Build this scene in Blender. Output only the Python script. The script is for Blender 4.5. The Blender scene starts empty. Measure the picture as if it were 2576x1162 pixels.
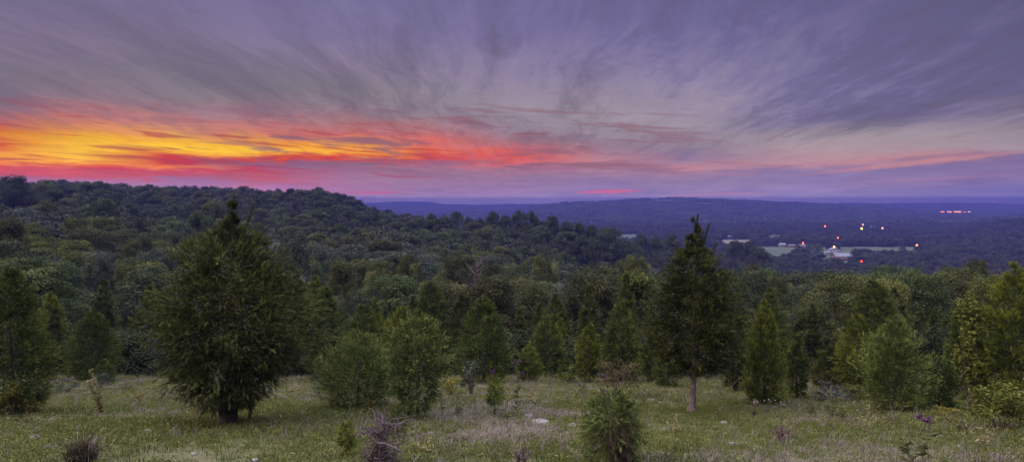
import bpy, math, random
import numpy as np
from math import radians, sin, cos, tan, pi

# ------------------------------------------------------------------ basics
F = 1678.0; CX = 1288.0; HY = 510.0          # focal length, centre column and eye level of a 2576 wide picture
R = np.random.RandomState(7)
random.seed(7)
sc = bpy.context.scene
COL = sc.collection

def srgb(r, g, b):
    def f(c):
        c /= 255.0
        return c/12.92 if c <= .04045 else ((c+.055)/1.055)**2.4
    return (f(r), f(g), f(b), 1.0)

def vnoise(x, y, seed=0):
    """smooth value noise, about -1..1"""
    x = np.asarray(x, float); y = np.asarray(y, float)
    xi = np.floor(x).astype(np.int64); yi = np.floor(y).astype(np.int64)
    fx = x-xi; fy = y-yi
    fx = fx*fx*(3-2*fx); fy = fy*fy*(3-2*fy)
    def h(a, b):
        n = (a*374761393 + b*668265263 + seed*1442695041) & 0x7fffffff
        n = (n ^ (n >> 13))*1274126177 & 0x7fffffff
        n = n ^ (n >> 16)
        return (n % 10007)/10007.0*2-1
    return ((h(xi, yi)*(1-fx)+h(xi+1, yi)*fx)*(1-fy) + (h(xi, yi+1)*(1-fx)+h(xi+1, yi+1)*fx)*fy)

# ------------------------------------------------------------------ terrain height
DS = [0, 28, 60, 100, 150, 200, 250, 300, 350, 400, 450, 500, 600, 800, 1000, 1300, 1600, 2200, 2700, 3200, 3700, 4300, 5100, 6000, 9000]
PXS = [-600, 0, 200, 400, 800, 1000, 1200, 1500, 1800, 2100, 2400, 2576, 3200]
_far = lambda a, b, c, d, e, f, g, h: [a, b, c, d, e, f, g, h]
T = {
 #        0    28    60     100    150    200    250   300   350   400   450   500   600   800  1000  1300 1600 2200 2700 3200 3700 4300 5100 6000 9000
 0:     [-1.7,-7.3,-12.5,-13.5,-13.5, -9.0, -4.0, -2.8, -1.8, -1.2, -.6,  -.6, -5.0, -30, -50, -60, -62, -62, -62, -62, -62, -50, -8, -20, -60],
 200:   [-1.7,-7.3,-14.0,-14.8,-14.5,-12.0, -8.0, -4.5, -2.5, 0.3,  2.2,  1.5, -4.0, -30, -50, -60, -62, -62, -62, -62, -62, -50, -8, -20, -60],
 400:   [-1.7,-7.3,-15.5,-16.0,-16.0,-15.5,-14.0,-11.0, -7.2,-3.4, -.5,  -.2, -6.0, -30, -50, -60, -62, -62, -62, -62, -62, -50, -8, -20, -60],
 800:   [-1.7,-7.3,-16.0,-18.0,-18.0,-18.0,-18.0,-14.5, -9.0,-5.0, -3.4, -4.2,-12.0, -42, -56, -62, -62, -62, -62, -62, -62, -50, -8, -20, -60],
 1000:  [-1.7,-7.3,-16.0,-18.0,-19.0,-20.5,-20.5,-20.0,-20.5,-17.0,-17.0,-23.0,-38.0,-56, -62, -62, -62, -62, -62, -62, -62, -50, -8, -20, -60],
 1200:  [-1.7,-7.3,-16.5,-19.5,-21.0,-23.0,-23.5,-21.5,-27.0,-38.0,-46.0,-52.0,-60.0,-62, -62, -62, -62, -62, -60, -44, -58, -54, -22, -30, -60],
 1500:  [-1.7,-7.3,-17.0,-20.0,-25.0,-28.5,-29.0,-25.5,-33.0,-43.0,-49.0,-55.0,-62.0,-62, -62, -62, -61, -56, -30,   5, -44, -56, -20, -30, -60],
 1800:  [-1.7,-7.3,-17.0,-21.0,-29.0,-36.0,-42.0,-47.0,-51.0,-55.0,-58.0,-61.0,-62.0,-62, -62, -62, -61, -55, -22,  14, -40, -56, -20, -30, -60],
 2100:  [-1.7,-7.3,-16.5,-21.0,-29.0,-36.0,-42.0,-47.0,-51.0,-55.0,-58.0,-61.0,-62.0,-62, -62, -62, -62, -60, -42, -12, -50, -54, -16, -30, -60],
 2400:  [-1.7,-7.3,-16.0,-19.5,-28.0,-35.0,-42.0,-47.0,-51.0,-55.0,-58.0,-61.0,-62.0,-62, -62, -60, -60, -62, -62, -62, -62, -50, -14, -30, -60],
 2576:  [-1.7,-7.3,-15.5,-19.0,-28.0,-35.0,-42.0,-47.0,-51.0,-55.0,-58.0,-60.0,-60.0,-58, -50, -40, -44, -58, -62, -62, -62, -50, -12, -30, -60],
}
T[-600] = T[0]; T[3200] = T[2576]
TT = np.array([T[p] for p in PXS], float)
FLAT = -62.0
def _tab(px, d):
    px = np.clip(px, PXS[0], PXS[-1]); d = np.clip(d, 0, DS[-1])
    i = np.clip(np.searchsorted(PXS, px, side='right')-1, 0, len(PXS)-2)
    j = np.clip(np.searchsorted(DS, d, side='right')-1, 0, len(DS)-2)
    P = np.array(PXS, float); D = np.array(DS, float)
    a = (px-P[i])/(P[i+1]-P[i]); a = a*a*(3-2*a); b = (d-D[j])/(D[j+1]-D[j])
    return (TT[i, j]*(1-a)+TT[i+1, j]*a)*(1-b) + (TT[i, j+1]*(1-a)+TT[i+1, j+1]*a)*b
def height(x, y):
    x = np.asarray(x, float); y = np.asarray(y, float)
    r = np.hypot(x, y)+1e-6; az = np.arctan2(x, y)
    d = r*np.cos(np.minimum(np.abs(az), radians(45)))
    px = CX+F*np.tan(np.clip(az, -1.3, 1.3))
    h = _tab(px, d)
    near = -1.7-.2*np.clip(y, -25, 28)
    k = np.clip((d-24)/8, 0, 1); h = near*(1-k)+h*k
    w = np.clip((np.abs(az)-radians(60))/radians(35), 0, 1); w = w*w*(3-2*w)
    h = h*(1-w)+(-1.7-.2*np.clip(y, -25, 6))*w
    amp = np.clip((r-600)/900, 0, 1)*np.clip((h-FLAT-1)/12, 0, 1)
    h = h+amp*(9*vnoise(x/380, y/520, 3)+4*vnoise(x/130, y/210, 4))
    h = h+.045*vnoise(x/1.7, y/1.7, 5)*np.clip(1-r/60, 0, 1)+.09*vnoise(x/5, y/5, 6)*np.clip(r/10, 0, 1)*np.clip(1-r/200, 0, 1)
    return h
def hz(x, y): return float(height(np.array([x]), np.array([y]))[0])
def ground(px, py):
    """the point of the ground seen at a picture position (foreground and valley)"""
    u = (px-CX)/F; v = (HY-py)/F
    lo, hi = 4.0, 60.0
    ds = np.linspace(lo, hi, 900); g = height(ds*u, ds)-v*ds
    k = np.where(g >= 0)[0]
    d = ds[k[0]] if len(k) else 30.0
    return u*d, d, hz(u*d, d)
def valley(px, py):
    d = FLAT*F/(HY-py); return (px-CX)/F*d, d

# ------------------------------------------------------------------ mesh helpers
def build(name, V, Fc, mat, parent=None, tint=None, smooth=False, midx=None, mats=None):
    V = np.asarray(V, np.float32); Fc = np.asarray(Fc, np.int32)
    n = Fc.shape[1]
    me = bpy.data.meshes.new(name)
    me.vertices.add(len(V)); me.vertices.foreach_set('co', V.ravel())
    me.loops.add(Fc.size); me.loops.foreach_set('vertex_index', Fc.ravel())
    me.polygons.add(len(Fc)); me.polygons.foreach_set('loop_start', np.arange(0, Fc.size, n, dtype=np.int32))
    me.polygons.foreach_set('loop_total', np.full(len(Fc), n, np.int32))
    if smooth: me.polygons.foreach_set('use_smooth', np.ones(len(Fc), bool))
    for m in (mats or [mat]): me.materials.append(m)
    if midx is not None: me.polygons.foreach_set('material_index', np.asarray(midx, np.int32))
    if tint is not None:
        a = me.attributes.new('tint', 'FLOAT', 'POINT'); a.data.foreach_set('value', np.asarray(tint, np.float32))
    me.update(calc_edges=True)
    ob = bpy.data.objects.new(name, me)
    if parent != 'nolink':
        COL.objects.link(ob)
        if parent: ob.parent = parent
    return ob

class MB:
    """collects quads and triangles (as quads are split) into one mesh"""
    def __init__(s): s.v = []; s.f = []; s.t = []; s.m = []; s.n = 0
    def add(s, V, Fc, tint=0.5, m=0):
        V = np.asarray(V, float); Fc = np.asarray(Fc, int)
        if Fc.shape[1] == 4: Fc = np.concatenate([Fc[:, [0, 1, 2]], Fc[:, [0, 2, 3]]])
        s.v.append(V); s.f.append(Fc+s.n); s.n += len(V)
        s.t.append(np.broadcast_to(np.asarray(tint, float), (len(V),)).copy()); s.m.append(np.full(len(Fc), m))
    def box(s, x0, x1, y0, y1, z0, z1, m=0):
        V = [(x0,y0,z0),(x1,y0,z0),(x1,y1,z0),(x0,y1,z0),(x0,y0,z1),(x1,y0,z1),(x1,y1,z1),(x0,y1,z1)]
        s.add(V, [(0,3,2,1),(4,5,6,7),(0,1,5,4),(1,2,6,5),(2,3,7,6),(3,0,4,7)], .5, m)
    def tube(s, P, rad, sides=5, tint=.5, m=0, cap=True):
        P = np.asarray(P, float); rad = np.broadcast_to(np.asarray(rad, float), (len(P),))
        d = np.gradient(P, axis=0); d /= np.linalg.norm(d, axis=1)[:, None]+1e-9
        ref = np.array([1., 0, 0]) if abs(d[:, 0]).mean() < .7 else np.array([0, 1., 0])
        a = np.cross(d, ref); a /= np.linalg.norm(a, axis=1)[:, None]+1e-9
        b = np.cross(d, a)
        th = np.arange(sides)*2*pi/sides
        V = P[:, None]+rad[:, None, None]*(np.cos(th)[None, :, None]*a[:, None]+np.sin(th)[None, :, None]*b[:, None])
        V = V.reshape(-1, 3); q = []
        for i in range(len(P)-1):
            for k in range(sides):
                k2 = (k+1) % sides
                q.append((i*sides+k, i*sides+k2, (i+1)*sides+k2, (i+1)*sides+k))
        s.add(V, q, tint, m)
        if cap and rad[-1] > 0:
            s.add(V[-sides:], [(0, k, k+1) for k in range(1, sides-1)], tint, m)
    def stamp(s, tv, tf, tt, O, Rm, S, tint, m=0):
        """copies of a template: origins O (n,3), frames Rm (n,3,3), scales S (n,) or (n,3)"""
        S = np.asarray(S, float)
        if S.ndim == 1: S = S[:, None]
        X = tv[None]*S[:, None, :]
        W = np.einsum('nij,nkj->nki', Rm, X)+O[:, None, :]
        n, k = len(O), len(tv)
        Fc = (tf[None]+(np.arange(n)*k)[:, None, None]).reshape(-1, tf.shape[1])
        tn = np.clip(np.asarray(tint)[:, None]+tt[None], 0, 1).ravel()
        s.add(W.reshape(-1, 3), Fc, tn, m)
    def out(s, name, mat, parent=None, smooth=False, mats=None):
        return build(name, np.concatenate(s.v), np.concatenate(s.f), mat, parent, np.concatenate(s.t), smooth,
                     np.concatenate(s.m) if mats else None, mats)

def unit(a): return a/(np.linalg.norm(a, axis=-1, keepdims=True)+1e-9)
def frames(D, rs):
    """frames whose second axis is D"""
    D = unit(D); r = unit(rs.normal(size=D.shape)); X = unit(np.cross(D, r)); Z = np.cross(X, D)
    return np.stack([X, D, Z], axis=2)
def frames_n(N, rs):
    """frames whose third axis is N"""
    N = unit(N); r = unit(rs.normal(size=N.shape)); X = unit(np.cross(N, r)); Y = np.cross(N, X)
    return np.stack([X, Y, N], axis=2)

# ------------------------------------------------------------------ materials
def nodemat(name):
    m = bpy.data.materials.new(name); m.use_nodes = True
    nt = m.node_tree; nt.nodes.clear()
    return m, nt, nt.nodes.new('ShaderNodeOutputMaterial')
def ramp(nt, stops, fac=None, interp='LINEAR'):
    n = nt.nodes.new('ShaderNodeValToRGB'); e = n.color_ramp.elements; n.color_ramp.interpolation = interp
    stops = sorted(stops, key=lambda s: s[0])
    e[0].position = stops[0][0]; e[0].color = stops[0][1]; e[1].position = stops[-1][0]; e[1].color = stops[-1][1]
    for p, c in stops[1:-1]:
        k = e.new(p); k.color = c
    if fac is not None: nt.links.new(fac, n.inputs[0])
    return n.outputs[0]
def c3(a, k=1.0): return (a[0]*k, a[1]*k, a[2]*k, 1)
def foliage(name, dark, mid, light, transl=.25, var=.35, rough=.9, spec=.04, amount=1.0):
    m, nt, out = nodemat(name); L = nt.links
    at = nt.nodes.new('ShaderNodeAttribute'); at.attribute_name = 'tint'
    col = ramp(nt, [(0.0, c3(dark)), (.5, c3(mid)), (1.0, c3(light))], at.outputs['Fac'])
    oi = nt.nodes.new('ShaderNodeObjectInfo')
    hs = nt.nodes.new('ShaderNodeHueSaturation')
    mr = nt.nodes.new('ShaderNodeMapRange'); mr.inputs[3].default_value = 1-var; mr.inputs[4].default_value = 1+var
    L.new(oi.outputs['Random'], mr.inputs[0]); L.new(mr.outputs[0], hs.inputs['Value'])
    mul = nt.nodes.new('ShaderNodeMath'); mul.operation = 'MULTIPLY'; mul.inputs[1].default_value = 7.31
    fr = nt.nodes.new('ShaderNodeMath'); fr.operation = 'FRACT'
    L.new(oi.outputs['Random'], mul.inputs[0]); L.new(mul.outputs[0], fr.inputs[0])
    mh = nt.nodes.new('ShaderNodeMapRange'); mh.inputs[3].default_value = .5-.05*var; mh.inputs[4].default_value = .5+.04*var
    L.new(fr.outputs[0], mh.inputs[0]); L.new(mh.outputs[0], hs.inputs['Hue']); L.new(col, hs.inputs['Color'])
    p = nt.nodes.new('ShaderNodeBsdfPrincipled'); p.inputs['Roughness'].default_value = rough
    p.inputs['Specular IOR Level'].default_value = spec
    tr = nt.nodes.new('ShaderNodeBsdfTranslucent'); mx = nt.nodes.new('ShaderNodeMixShader'); mx.inputs[0].default_value = transl
    L.new(hs.outputs[0], p.inputs['Base Color']); L.new(hs.outputs[0], tr.inputs['Color'])
    L.new(p.outputs[0], mx.inputs[1]); L.new(tr.outputs[0], mx.inputs[2]); L.new(mx.outputs[0], out.inputs[0])
    return m
def surface(name, stops, scale=5, rough=.85, detail=6, stretch=(1, 1, 1), bump=0, metal=0, spec=.3):
    m, nt, out = nodemat(name); L = nt.links
    tc = nt.nodes.new('ShaderNodeTexCoord'); mp = nt.nodes.new('ShaderNodeMapping'); mp.inputs['Scale'].default_value = stretch
    L.new(tc.outputs['Object'], mp.inputs[0])
    no = nt.nodes.new('ShaderNodeTexNoise'); no.inputs['Scale'].default_value = scale; no.inputs['Detail'].default_value = detail
    L.new(mp.outputs[0], no.inputs[0])
    p = nt.nodes.new('ShaderNodeBsdfPrincipled'); p.inputs['Roughness'].default_value = rough; p.inputs['Metallic'].default_value = metal
    p.inputs['Specular IOR Level'].default_value = spec
    L.new(ramp(nt, stops, no.outputs[0]), p.inputs['Base Color'])
    if bump:
        b = nt.nodes.new('ShaderNodeBump'); b.inputs['Distance'].default_value = bump; L.new(no.outputs[0], b.inputs['Height']); L.new(b.outputs[0], p.inputs['Normal'])
    L.new(p.outputs[0], out.inputs[0]); return m
def glow(name, col, strength):
    m, nt, out = nodemat(name); e = nt.nodes.new('ShaderNodeEmission')
    e.inputs[0].default_value = col; e.inputs[1].default_value = strength; nt.links.new(e.outputs[0], out.inputs[0])
    m.cycles.emission_sampling = 'NONE'
    return m

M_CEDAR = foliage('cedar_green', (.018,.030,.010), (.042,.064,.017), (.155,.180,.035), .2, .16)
M_CEDAR_OLD = foliage('cedar_old_green', (.014,.020,.009), (.034,.045,.015), (.125,.138,.036), .2, .1)
M_CEDAR_LIGHT = foliage('cedar_yellow_green', (.026,.040,.009), (.074,.098,.017), (.235,.250,.036), .2, .12)
M_CEDAR_PALE = foliage('cedar_pale_green', (.026,.042,.012), (.072,.100,.026), (.235,.275,.075), .2, .12)
M_BERRY = foliage('juniper_berry_blue', (.08,.10,.12), (.12,.145,.175), (.17,.20,.24), 0, .05)
M_LEAF = {
 'olive green': foliage('leaf_olive', (.034,.044,.017), (.064,.076,.028), (.16,.165,.055), .25, .14),
 'dark green': foliage('leaf_dark', (.024,.034,.020), (.044,.058,.031), (.105,.125,.058), .25, .12),
 'grey-green': foliage('leaf_grey', (.030,.040,.028), (.056,.070,.048), (.145,.165,.12), .2, .12),
 'brownish green': foliage('leaf_brownish', (.030,.036,.019), (.052,.058,.029), (.115,.115,.05), .25, .12),
 'yellow-green': foliage('leaf_yellow', (.038,.050,.016), (.076,.090,.024), (.20,.20,.05), .25, .12),
 'mid green': foliage('leaf_mid', (.028,.042,.018), (.054,.075,.029), (.135,.165,.058), .25, .14),
}
M_UNDER = foliage('undergrowth_green', (.016,.022,.013), (.028,.037,.019), (.06,.068,.032), .2, .2)
M_LEAF_FAR = foliage('leaf_far', (.024,.030,.022), (.042,.050,.033), (.095,.105,.055), .2, .42)
M_LEAF_RIDGE = foliage('leaf_ridge', (.026,.036,.022), (.042,.055,.030), (.085,.095,.05), .2, .55)
M_SHRUB_Y = foliage('shrub_yellow', (.08,.08,.02), (.16,.14,.03), (.30,.24,.05), .25, .05)
M_SHRUB_YG = foliage('shrub_lime', (.042,.055,.015), (.085,.10,.022), (.17,.18,.042), .25, .05)
M_SHRUB_B = foliage('shrub_rusty', (.045,.042,.022), (.082,.072,.034), (.155,.13,.06), .2, .05)
M_SHRUB_G = foliage('shrub_grey', (.035,.045,.032), (.065,.08,.056), (.125,.145,.105), .2, .05)
M_WEED = foliage('weed_green', (.05,.065,.025), (.10,.12,.045), (.18,.20,.08), .2, .05)
M_WEEDPALE = foliage('weed_straw', (.14,.13,.06), (.24,.22,.10), (.36,.34,.17), .2, .05)
M_RUST = foliage('rust_leaf', (.09,.04,.025), (.14,.06,.035), (.2,.09,.05), .2, .05)
M_PURPLE = foliage('ironweed_purple', (.05,.024,.06), (.085,.035,.095), (.14,.06,.15), .2, .05)
M_WHITEFL = foliage('white_seed_head', (.25,.23,.2), (.35,.32,.28), (.5,.48,.44), .1, .05)
M_GRASS = foliage('grass_green', (.052,.066,.020), (.108,.128,.036), (.225,.235,.080), .25, .22)
M_DRY = foliage('grass_dry', (.12,.10,.08), (.22,.185,.155), (.38,.33,.295), .2, .2)
M_BARK = surface('cedar_bark', [(.3, (.022,.018,.016,1)), (.6, (.05,.04,.035,1))], 9, stretch=(3, 3, .4), bump=.02)
M_BARK_PALE = surface('pale_bark', [(.32, (.06,.045,.042,1)), (.45, (.15,.12,.115,1)), (.6, (.24,.20,.19,1)), (.7, (.33,.28,.26,1))], 9, stretch=(6, 6, .6), bump=.06)
M_BARK_D = surface('dark_bark', [(.3, (.035,.028,.024,1)), (.7, (.08,.066,.056,1))], 3, stretch=(2, 2, .4))
M_DEAD = surface('dead_wood', [(.3, (.05,.036,.036,1)), (.6, (.10,.075,.077,1)), (.8, (.19,.145,.15,1))], 12, stretch=(3, 3, .5))
M_TWIG = surface('twig_brown', [(.3, (.07,.05,.045,1)), (.7, (.15,.115,.10,1))], 12)
M_ROCK = surface('limestone', [(.3, (.13,.115,.105,1)), (.5, (.21,.19,.18,1)), (.7, (.30,.28,.27,1))], 7, bump=.02)
M_ROCK_D = surface('dark_stone', [(.3, (.07,.055,.055,1)), (.7, (.16,.13,.13,1))], 7, bump=.02)

# ------------------------------------------------------------------ things
def thing(name, label, cat, loc=(0, 0, 0), group=None):
    o = bpy.data.objects.new(name, None); COL.objects.link(o); o.location = loc; o.empty_display_size = .2
    o['label'] = label; o['category'] = cat
    if group: o['group'] = group
    return o
def tag(o, label, cat, group=None):
    o['label'] = label; o['category'] = cat
    if group: o['group'] = group
    return o

# ---- juniper spray template: an axis with side leaflets (x across, y along, z out of plane)
def spray_template(pairs=6, w=.062, ln=.33, ang=34):
    V = []; Fc = []; tt = []
    def tri(a, b, c, t):
        k = len(V); V.extend([a, b, c]); Fc.append((k, k+1, k+2)); tt.extend(t)
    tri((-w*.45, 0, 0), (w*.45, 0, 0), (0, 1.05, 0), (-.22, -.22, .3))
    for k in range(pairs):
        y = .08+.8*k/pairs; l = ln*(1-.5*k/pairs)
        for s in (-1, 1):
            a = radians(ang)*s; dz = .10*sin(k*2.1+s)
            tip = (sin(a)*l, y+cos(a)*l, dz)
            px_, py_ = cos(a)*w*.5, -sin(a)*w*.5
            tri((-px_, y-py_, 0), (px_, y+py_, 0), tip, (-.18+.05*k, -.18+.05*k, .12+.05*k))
    V = np.array(V, float); V[:, 2] -= .22*V[:, 1]**2; V[:, 0] += .10*V[:, 1]**2
    return V, np.array(Fc), np.array(tt, float)
SPR = spray_template(7, .05, .33, 34)
SPR_LO = spray_template(3, .13, .42, 40)

def trunk_mesh(mb, H, r0, lean=(0, 0), bend=.02, sides=8, top=.02, tint=.5, rs=R, seg=10):
    t = np.linspace(0, 1, seg)
    P = np.stack([lean[0]*t+bend*H*np.sin(t*5+rs.rand()*6)*t*(1-t)*2, lean[1]*t, H*t-.12*(t == 0)], 1)
    rad = r0*(1-t*.93)+top*0
    rad[0] *= 1.25
    mb.tube(P, rad, sides, tint)
    return P

CED = 0
def cedar_meshes(H, prof, seed, spray=.17, dens=1.0, up=.5, droop=.25, mat=None, trunk_r=.07, leaders=(), clear=.0,
                 ragged=.27, tmpl=SPR, lean=(0, 0), bark=None, wisp=.12, berries=0, clump=1.0, parent=None, stems=0):
    rs = np.random.RandomState(seed)
    pt = np.array([p[0] for p in prof]); pr = np.array([p[1] for p in prof])
    rad = lambda t: np.interp(t, pt, pr)
    area = np.trapezoid(pr, pt)*H*2 if hasattr(np, 'trapezoid') else np.trapz(pr, pt)*H*2
    clump *= 2.0; spray *= .74
    nb = int(max(60, area/(spray*spray)*.95*clump)); per = max(6, int(44*dens/clump))
    # tips over the crown
    tg = np.linspace(pt[0], 1, 300); w = np.cumsum(rad(tg)**1.0+.03); w /= w[-1]
    t = np.interp(rs.rand(nb), w, tg); az = rs.rand(nb)*2*pi
    lump = vnoise(az*1.1+seed, t*H*1.3+seed*3.3, seed)*.6+vnoise(az*2.9+seed, t*H*2.9, seed+1)*.4
    rr = rad(t)*(1+ragged*lump)
    ex = rs.rand(nb) < wisp
    rr = (rr-np.minimum(.62*spray, .2*rr))*np.where(ex, 1.04+.24*rs.rand(nb), .88+.14*rs.rand(nb))+.02
    upa = (up*t-droop*(1-t))+.15*rs.normal(size=nb)               # rise of the branch from the stem to its tip
    ctr = np.stack([lean[0]*t, lean[1]*t], 1)
    tip = np.stack([ctr[:, 0]+np.cos(az)*rr, ctr[:, 1]+np.sin(az)*rr, t*H], 1)
    zin = np.clip(t*H-rr*upa-.1*rr, .03*H, None)
    root = np.stack([ctr[:, 0], ctr[:, 1], zin], 1)
    root = root+(tip-root)*.25
    btint = .42+.22*lump+.12*rs.normal(size=nb)
    s = 1-(1-.15)*rs.rand(nb, per)**1.15
    P = root[:, None]+(tip-root)[:, None]*s[..., None]
    P[..., 2] += (upa*rr*.35)[:, None]*(s*s-s)
    sig = (.035+.085*rr)[:, None]*(1.15-.75*s)
    P = P+rs.normal(size=P.shape)*sig[..., None]*.8
    D = unit(tip-root)[:, None]*.75+rs.normal(size=P.shape)*.42
    D[..., 2] += (.55*up/.5*(.25+t)-droop*.9*(1-t))[:, None]
    P = P.reshape(-1, 3); D = D.reshape(-1, 3)
    keep = P[:, 2] > clear*H+.02
    P = P[keep]; D = D[keep]
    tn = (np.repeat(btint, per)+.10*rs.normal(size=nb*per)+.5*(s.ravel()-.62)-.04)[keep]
    S = spray*(.7+.6*rs.rand(len(P)))
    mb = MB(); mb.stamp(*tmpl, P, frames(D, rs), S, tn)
    # leaders: the spires at the top, each an upright plume
    for (dx, dy, z0, z1, wd) in (list(leaders) or [(lean[0], lean[1], H*.86, H*1.0, .10*H*.35)]):
        n = int(34+(z1-z0)/spray*(36+wd*200)*dens)
        q = rs.rand(n); a = rs.rand(n)*2*pi; r_ = wd*(1-q)**.8*rs.rand(n)**.5
        O = np.stack([dx*(.3+.7*q)+np.cos(a)*r_, dy+np.sin(a)*r_, z0+(z1-z0)*q], 1)
        DD = np.stack([np.cos(a)*.55, np.sin(a)*.55, .9+0*a], 1)+rs.normal(size=(n, 3))*.2
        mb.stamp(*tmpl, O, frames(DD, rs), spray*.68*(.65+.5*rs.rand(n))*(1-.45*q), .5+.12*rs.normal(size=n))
    crown = mb.out('crown', mat or M_CEDAR, parent)
    tb = MB(); tp = trunk_mesh(tb, H*.9, trunk_r, lean, rs=rs)
    for k in rs.choice(nb, min(nb, 46), replace=False):
        if zin[k] < clear*H: continue
        a_ = np.array([ctr[k, 0], ctr[k, 1], zin[k]]); b_ = root[k]+(tip[k]-root[k])*.72
        m_ = (a_+b_)/2+np.array([0, 0, .06*rr[k]])
        tb.tube([a_, m_, b_], [trunk_r*.2, trunk_r*.13, trunk_r*.05], 4, .5, 1)
    for k in range(stems):
        a_ = k*6.28/stems+rs.rand(); q_ = rs.uniform(.35, .8)
        tb.tube([(0, 0, -.05), (cos(a_)*.09, sin(a_)*.09, .06*H), (cos(a_)*q_*.5, sin(a_)*q_*.5, .16*H), (cos(a_)*q_, sin(a_)*q_, .34*H)], [trunk_r*.6, trunk_r*.45, trunk_r*.32, trunk_r*.12], 6)
    if clear > .1:
        for k in range(16):
            a_ = rs.rand()*6.28; z0 = H*rs.uniform(.12, .24); l_ = rs.uniform(.08, .32)
            tb.tube([(0, 0, z0), (cos(a_)*l_*.6, sin(a_)*l_*.6, z0+.02), (cos(a_)*l_, sin(a_)*l_, z0-.04+.1*rs.rand())], [.009, .006, .003], 4, .5, 1)
        tb.tube([(0, 0, -.1), (0, 0, .04), (0, 0, .16)], [trunk_r*1.9, trunk_r*1.45, trunk_r*1.02], 9)
    tr = tb.out('trunk', None, parent, True, [bark or M_BARK, M_BARK_D])
    res = [crown, tr]
    if berries:
        k = rs.choice(nb, berries[0], replace=False); O = []
        for b in k:
            c = root[b]+(tip[b]-root[b])*(.86+.16*rs.rand()); m_ = berries[1]
            O.append(c+rs.normal(size=(m_, 3))*[.05, .05, .09])
        O = np.concatenate(O)
        a = np.array([(0,0,1),(1,0,0),(0,1,0),(-1,0,0),(0,-1,0),(0,0,-1)], float); f = np.array([(0,1,2),(0,2,3),(0,3,4),(0,4,1),(5,2,1),(5,3,2),(5,4,3),(5,1,4)])
        bm = MB(); bm.stamp(a, f, np.zeros(6), O, frames(rs.normal(size=O.shape), rs), .006+.004*rs.rand(len(O)), .5+.2*rs.normal(size=len(O)))
        bo = bm.out('berries', M_BERRY, parent); bo['label'] = 'frosty blue juniper berries'; bo['kind'] = 'stuff'; res.append(bo)
    return res

G_CED = 'cedars growing on the meadow and along its lower edge'
def cedar(px, by, ty, prof, label, **kw):
    """prof: (picture row, half width in picture units)"""
    global CED
    CED += 1
    dist = kw.pop('dist', None)
    if dist: x = (px-CX)/F*dist; y = dist; z = hz(x, y); by = HY-z/y*F
    else: x, y, z = ground(px, by)
    s = y/F; H = (by-ty)*s
    pr = sorted([((by-r)/(by-ty), w*s) for r, w in prof])
    if 'leaders' in kw: kw['leaders'] = [(dx*s, 0, (by-a)*s, (by-b)*s, w*s) for dx, a, b, w in kw['leaders']]
    if 'lean' in kw: kw['lean'] = (kw['lean']*s, 0)
    if 'trunk_px' in kw: kw['trunk_r'] = kw.pop('trunk_px')*s/2
    else: kw.setdefault('trunk_r', H*.022)
    t = thing('cedar_tree', label, 'cedar tree', (x, y, z-.02), G_CED)
    cedar_meshes(H, pr, 100+CED*7, parent=t, **kw)
    return t

# ------------------------------------------------------------------ cedars of the meadow
cedar(575, 1070, 497, [(1030, 30), (1012, 70), (990, 118), (960, 150), (900, 188), (850, 205), (800, 198), (730, 170), (660, 146), (625, 124), (602, 98), (586, 56), (570, 18), (545, 5), (497, 1)],
      'largest bushy dark cedar on the left meadow, with berries and two spires', spray=.16, dens=1.5, mat=M_CEDAR_OLD, up=.6, droop=.75,
      leaders=[(14, 610, 488, 5), (66, 640, 512, 5), (-64, 650, 566, 8), (-24, 620, 556, 5), (100, 660, 570, 8), (-98, 690, 598, 9)], ragged=.34, wisp=.25, clear=.06, stems=6, trunk_px=44, berries=(60, 30), lean=10)
cedar(1740, 1036, 541, [(934, 22), (915, 84), (890, 112), (850, 124), (800, 126), (750, 112), (700, 100), (660, 74), (630, 42), (606, 22), (590, 9), (541, 2)],
      'tall cedar with a bare pale trunk standing alone on the right meadow', spray=.15, dens=1.5, mat=M_CEDAR_OLD, up=.55, droop=.3, clear=.2,
      leaders=[(16, 650, 538, 8), (46, 650, 560, 7), (-14, 660, 590, 9), (30, 650, 580, 8), (-40, 690, 622, 9), (64, 690, 610, 9)], ragged=.2, wisp=.2, trunk_px=19, bark=M_BARK_PALE, berries=(46, 26), lean=10)
cedar(28, 1046, 676, [(1030, 60), (1000, 84), (950, 98), (890, 94), (840, 84), (780, 66), (730, 50), (700, 30), (676, 8)],
      'broad green cedar cut off by the left edge of the photo', spray=.14, mat=M_CEDAR, up=.5)
cedar(232, 958, 782, [(950, 40), (925, 58), (880, 62), (850, 56), (820, 42), (795, 22), (782, 6)],
      'small rounded dull green cedar left of the largest bushy cedar', spray=.14, mat=M_CEDAR)
cedar(815, 962, 722, [(950, 34), (900, 54), (840, 56), (790, 46), (750, 28), (722, 7)],
      'upright dark cedar just right of the largest bushy cedar', spray=.17, mat=M_CEDAR)
cedar(900, 1026, 834, [(1015, 78), (985, 98), (950, 106), (915, 104), (880, 80), (850, 50), (834, 14)],
      'low wide bushy cedar, right of the largest cedar, spreading to the ground', spray=.125, mat=M_CEDAR_PALE, up=.6, droop=.1, wisp=.3,
      leaders=[(0, 880, 822, 22), (-50, 900, 850, 20), (36, 890, 836, 20)], ragged=.26)
cedar(915, 955, 768, [(940, 36), (890, 48), (840, 48), (800, 36), (768, 8)],
      'green cedar showing behind the low wide bushy cedar', spray=.17, mat=M_CEDAR)
cedar(1010, 945, 772, [(935, 40), (890, 58), (850, 58), (815, 44), (790, 22), (772, 6)],
      'yellow-green cedar between the low wide cedar and the drooping cedar', spray=.16, mat=M_CEDAR_LIGHT, up=.6, wisp=.2)
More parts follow.
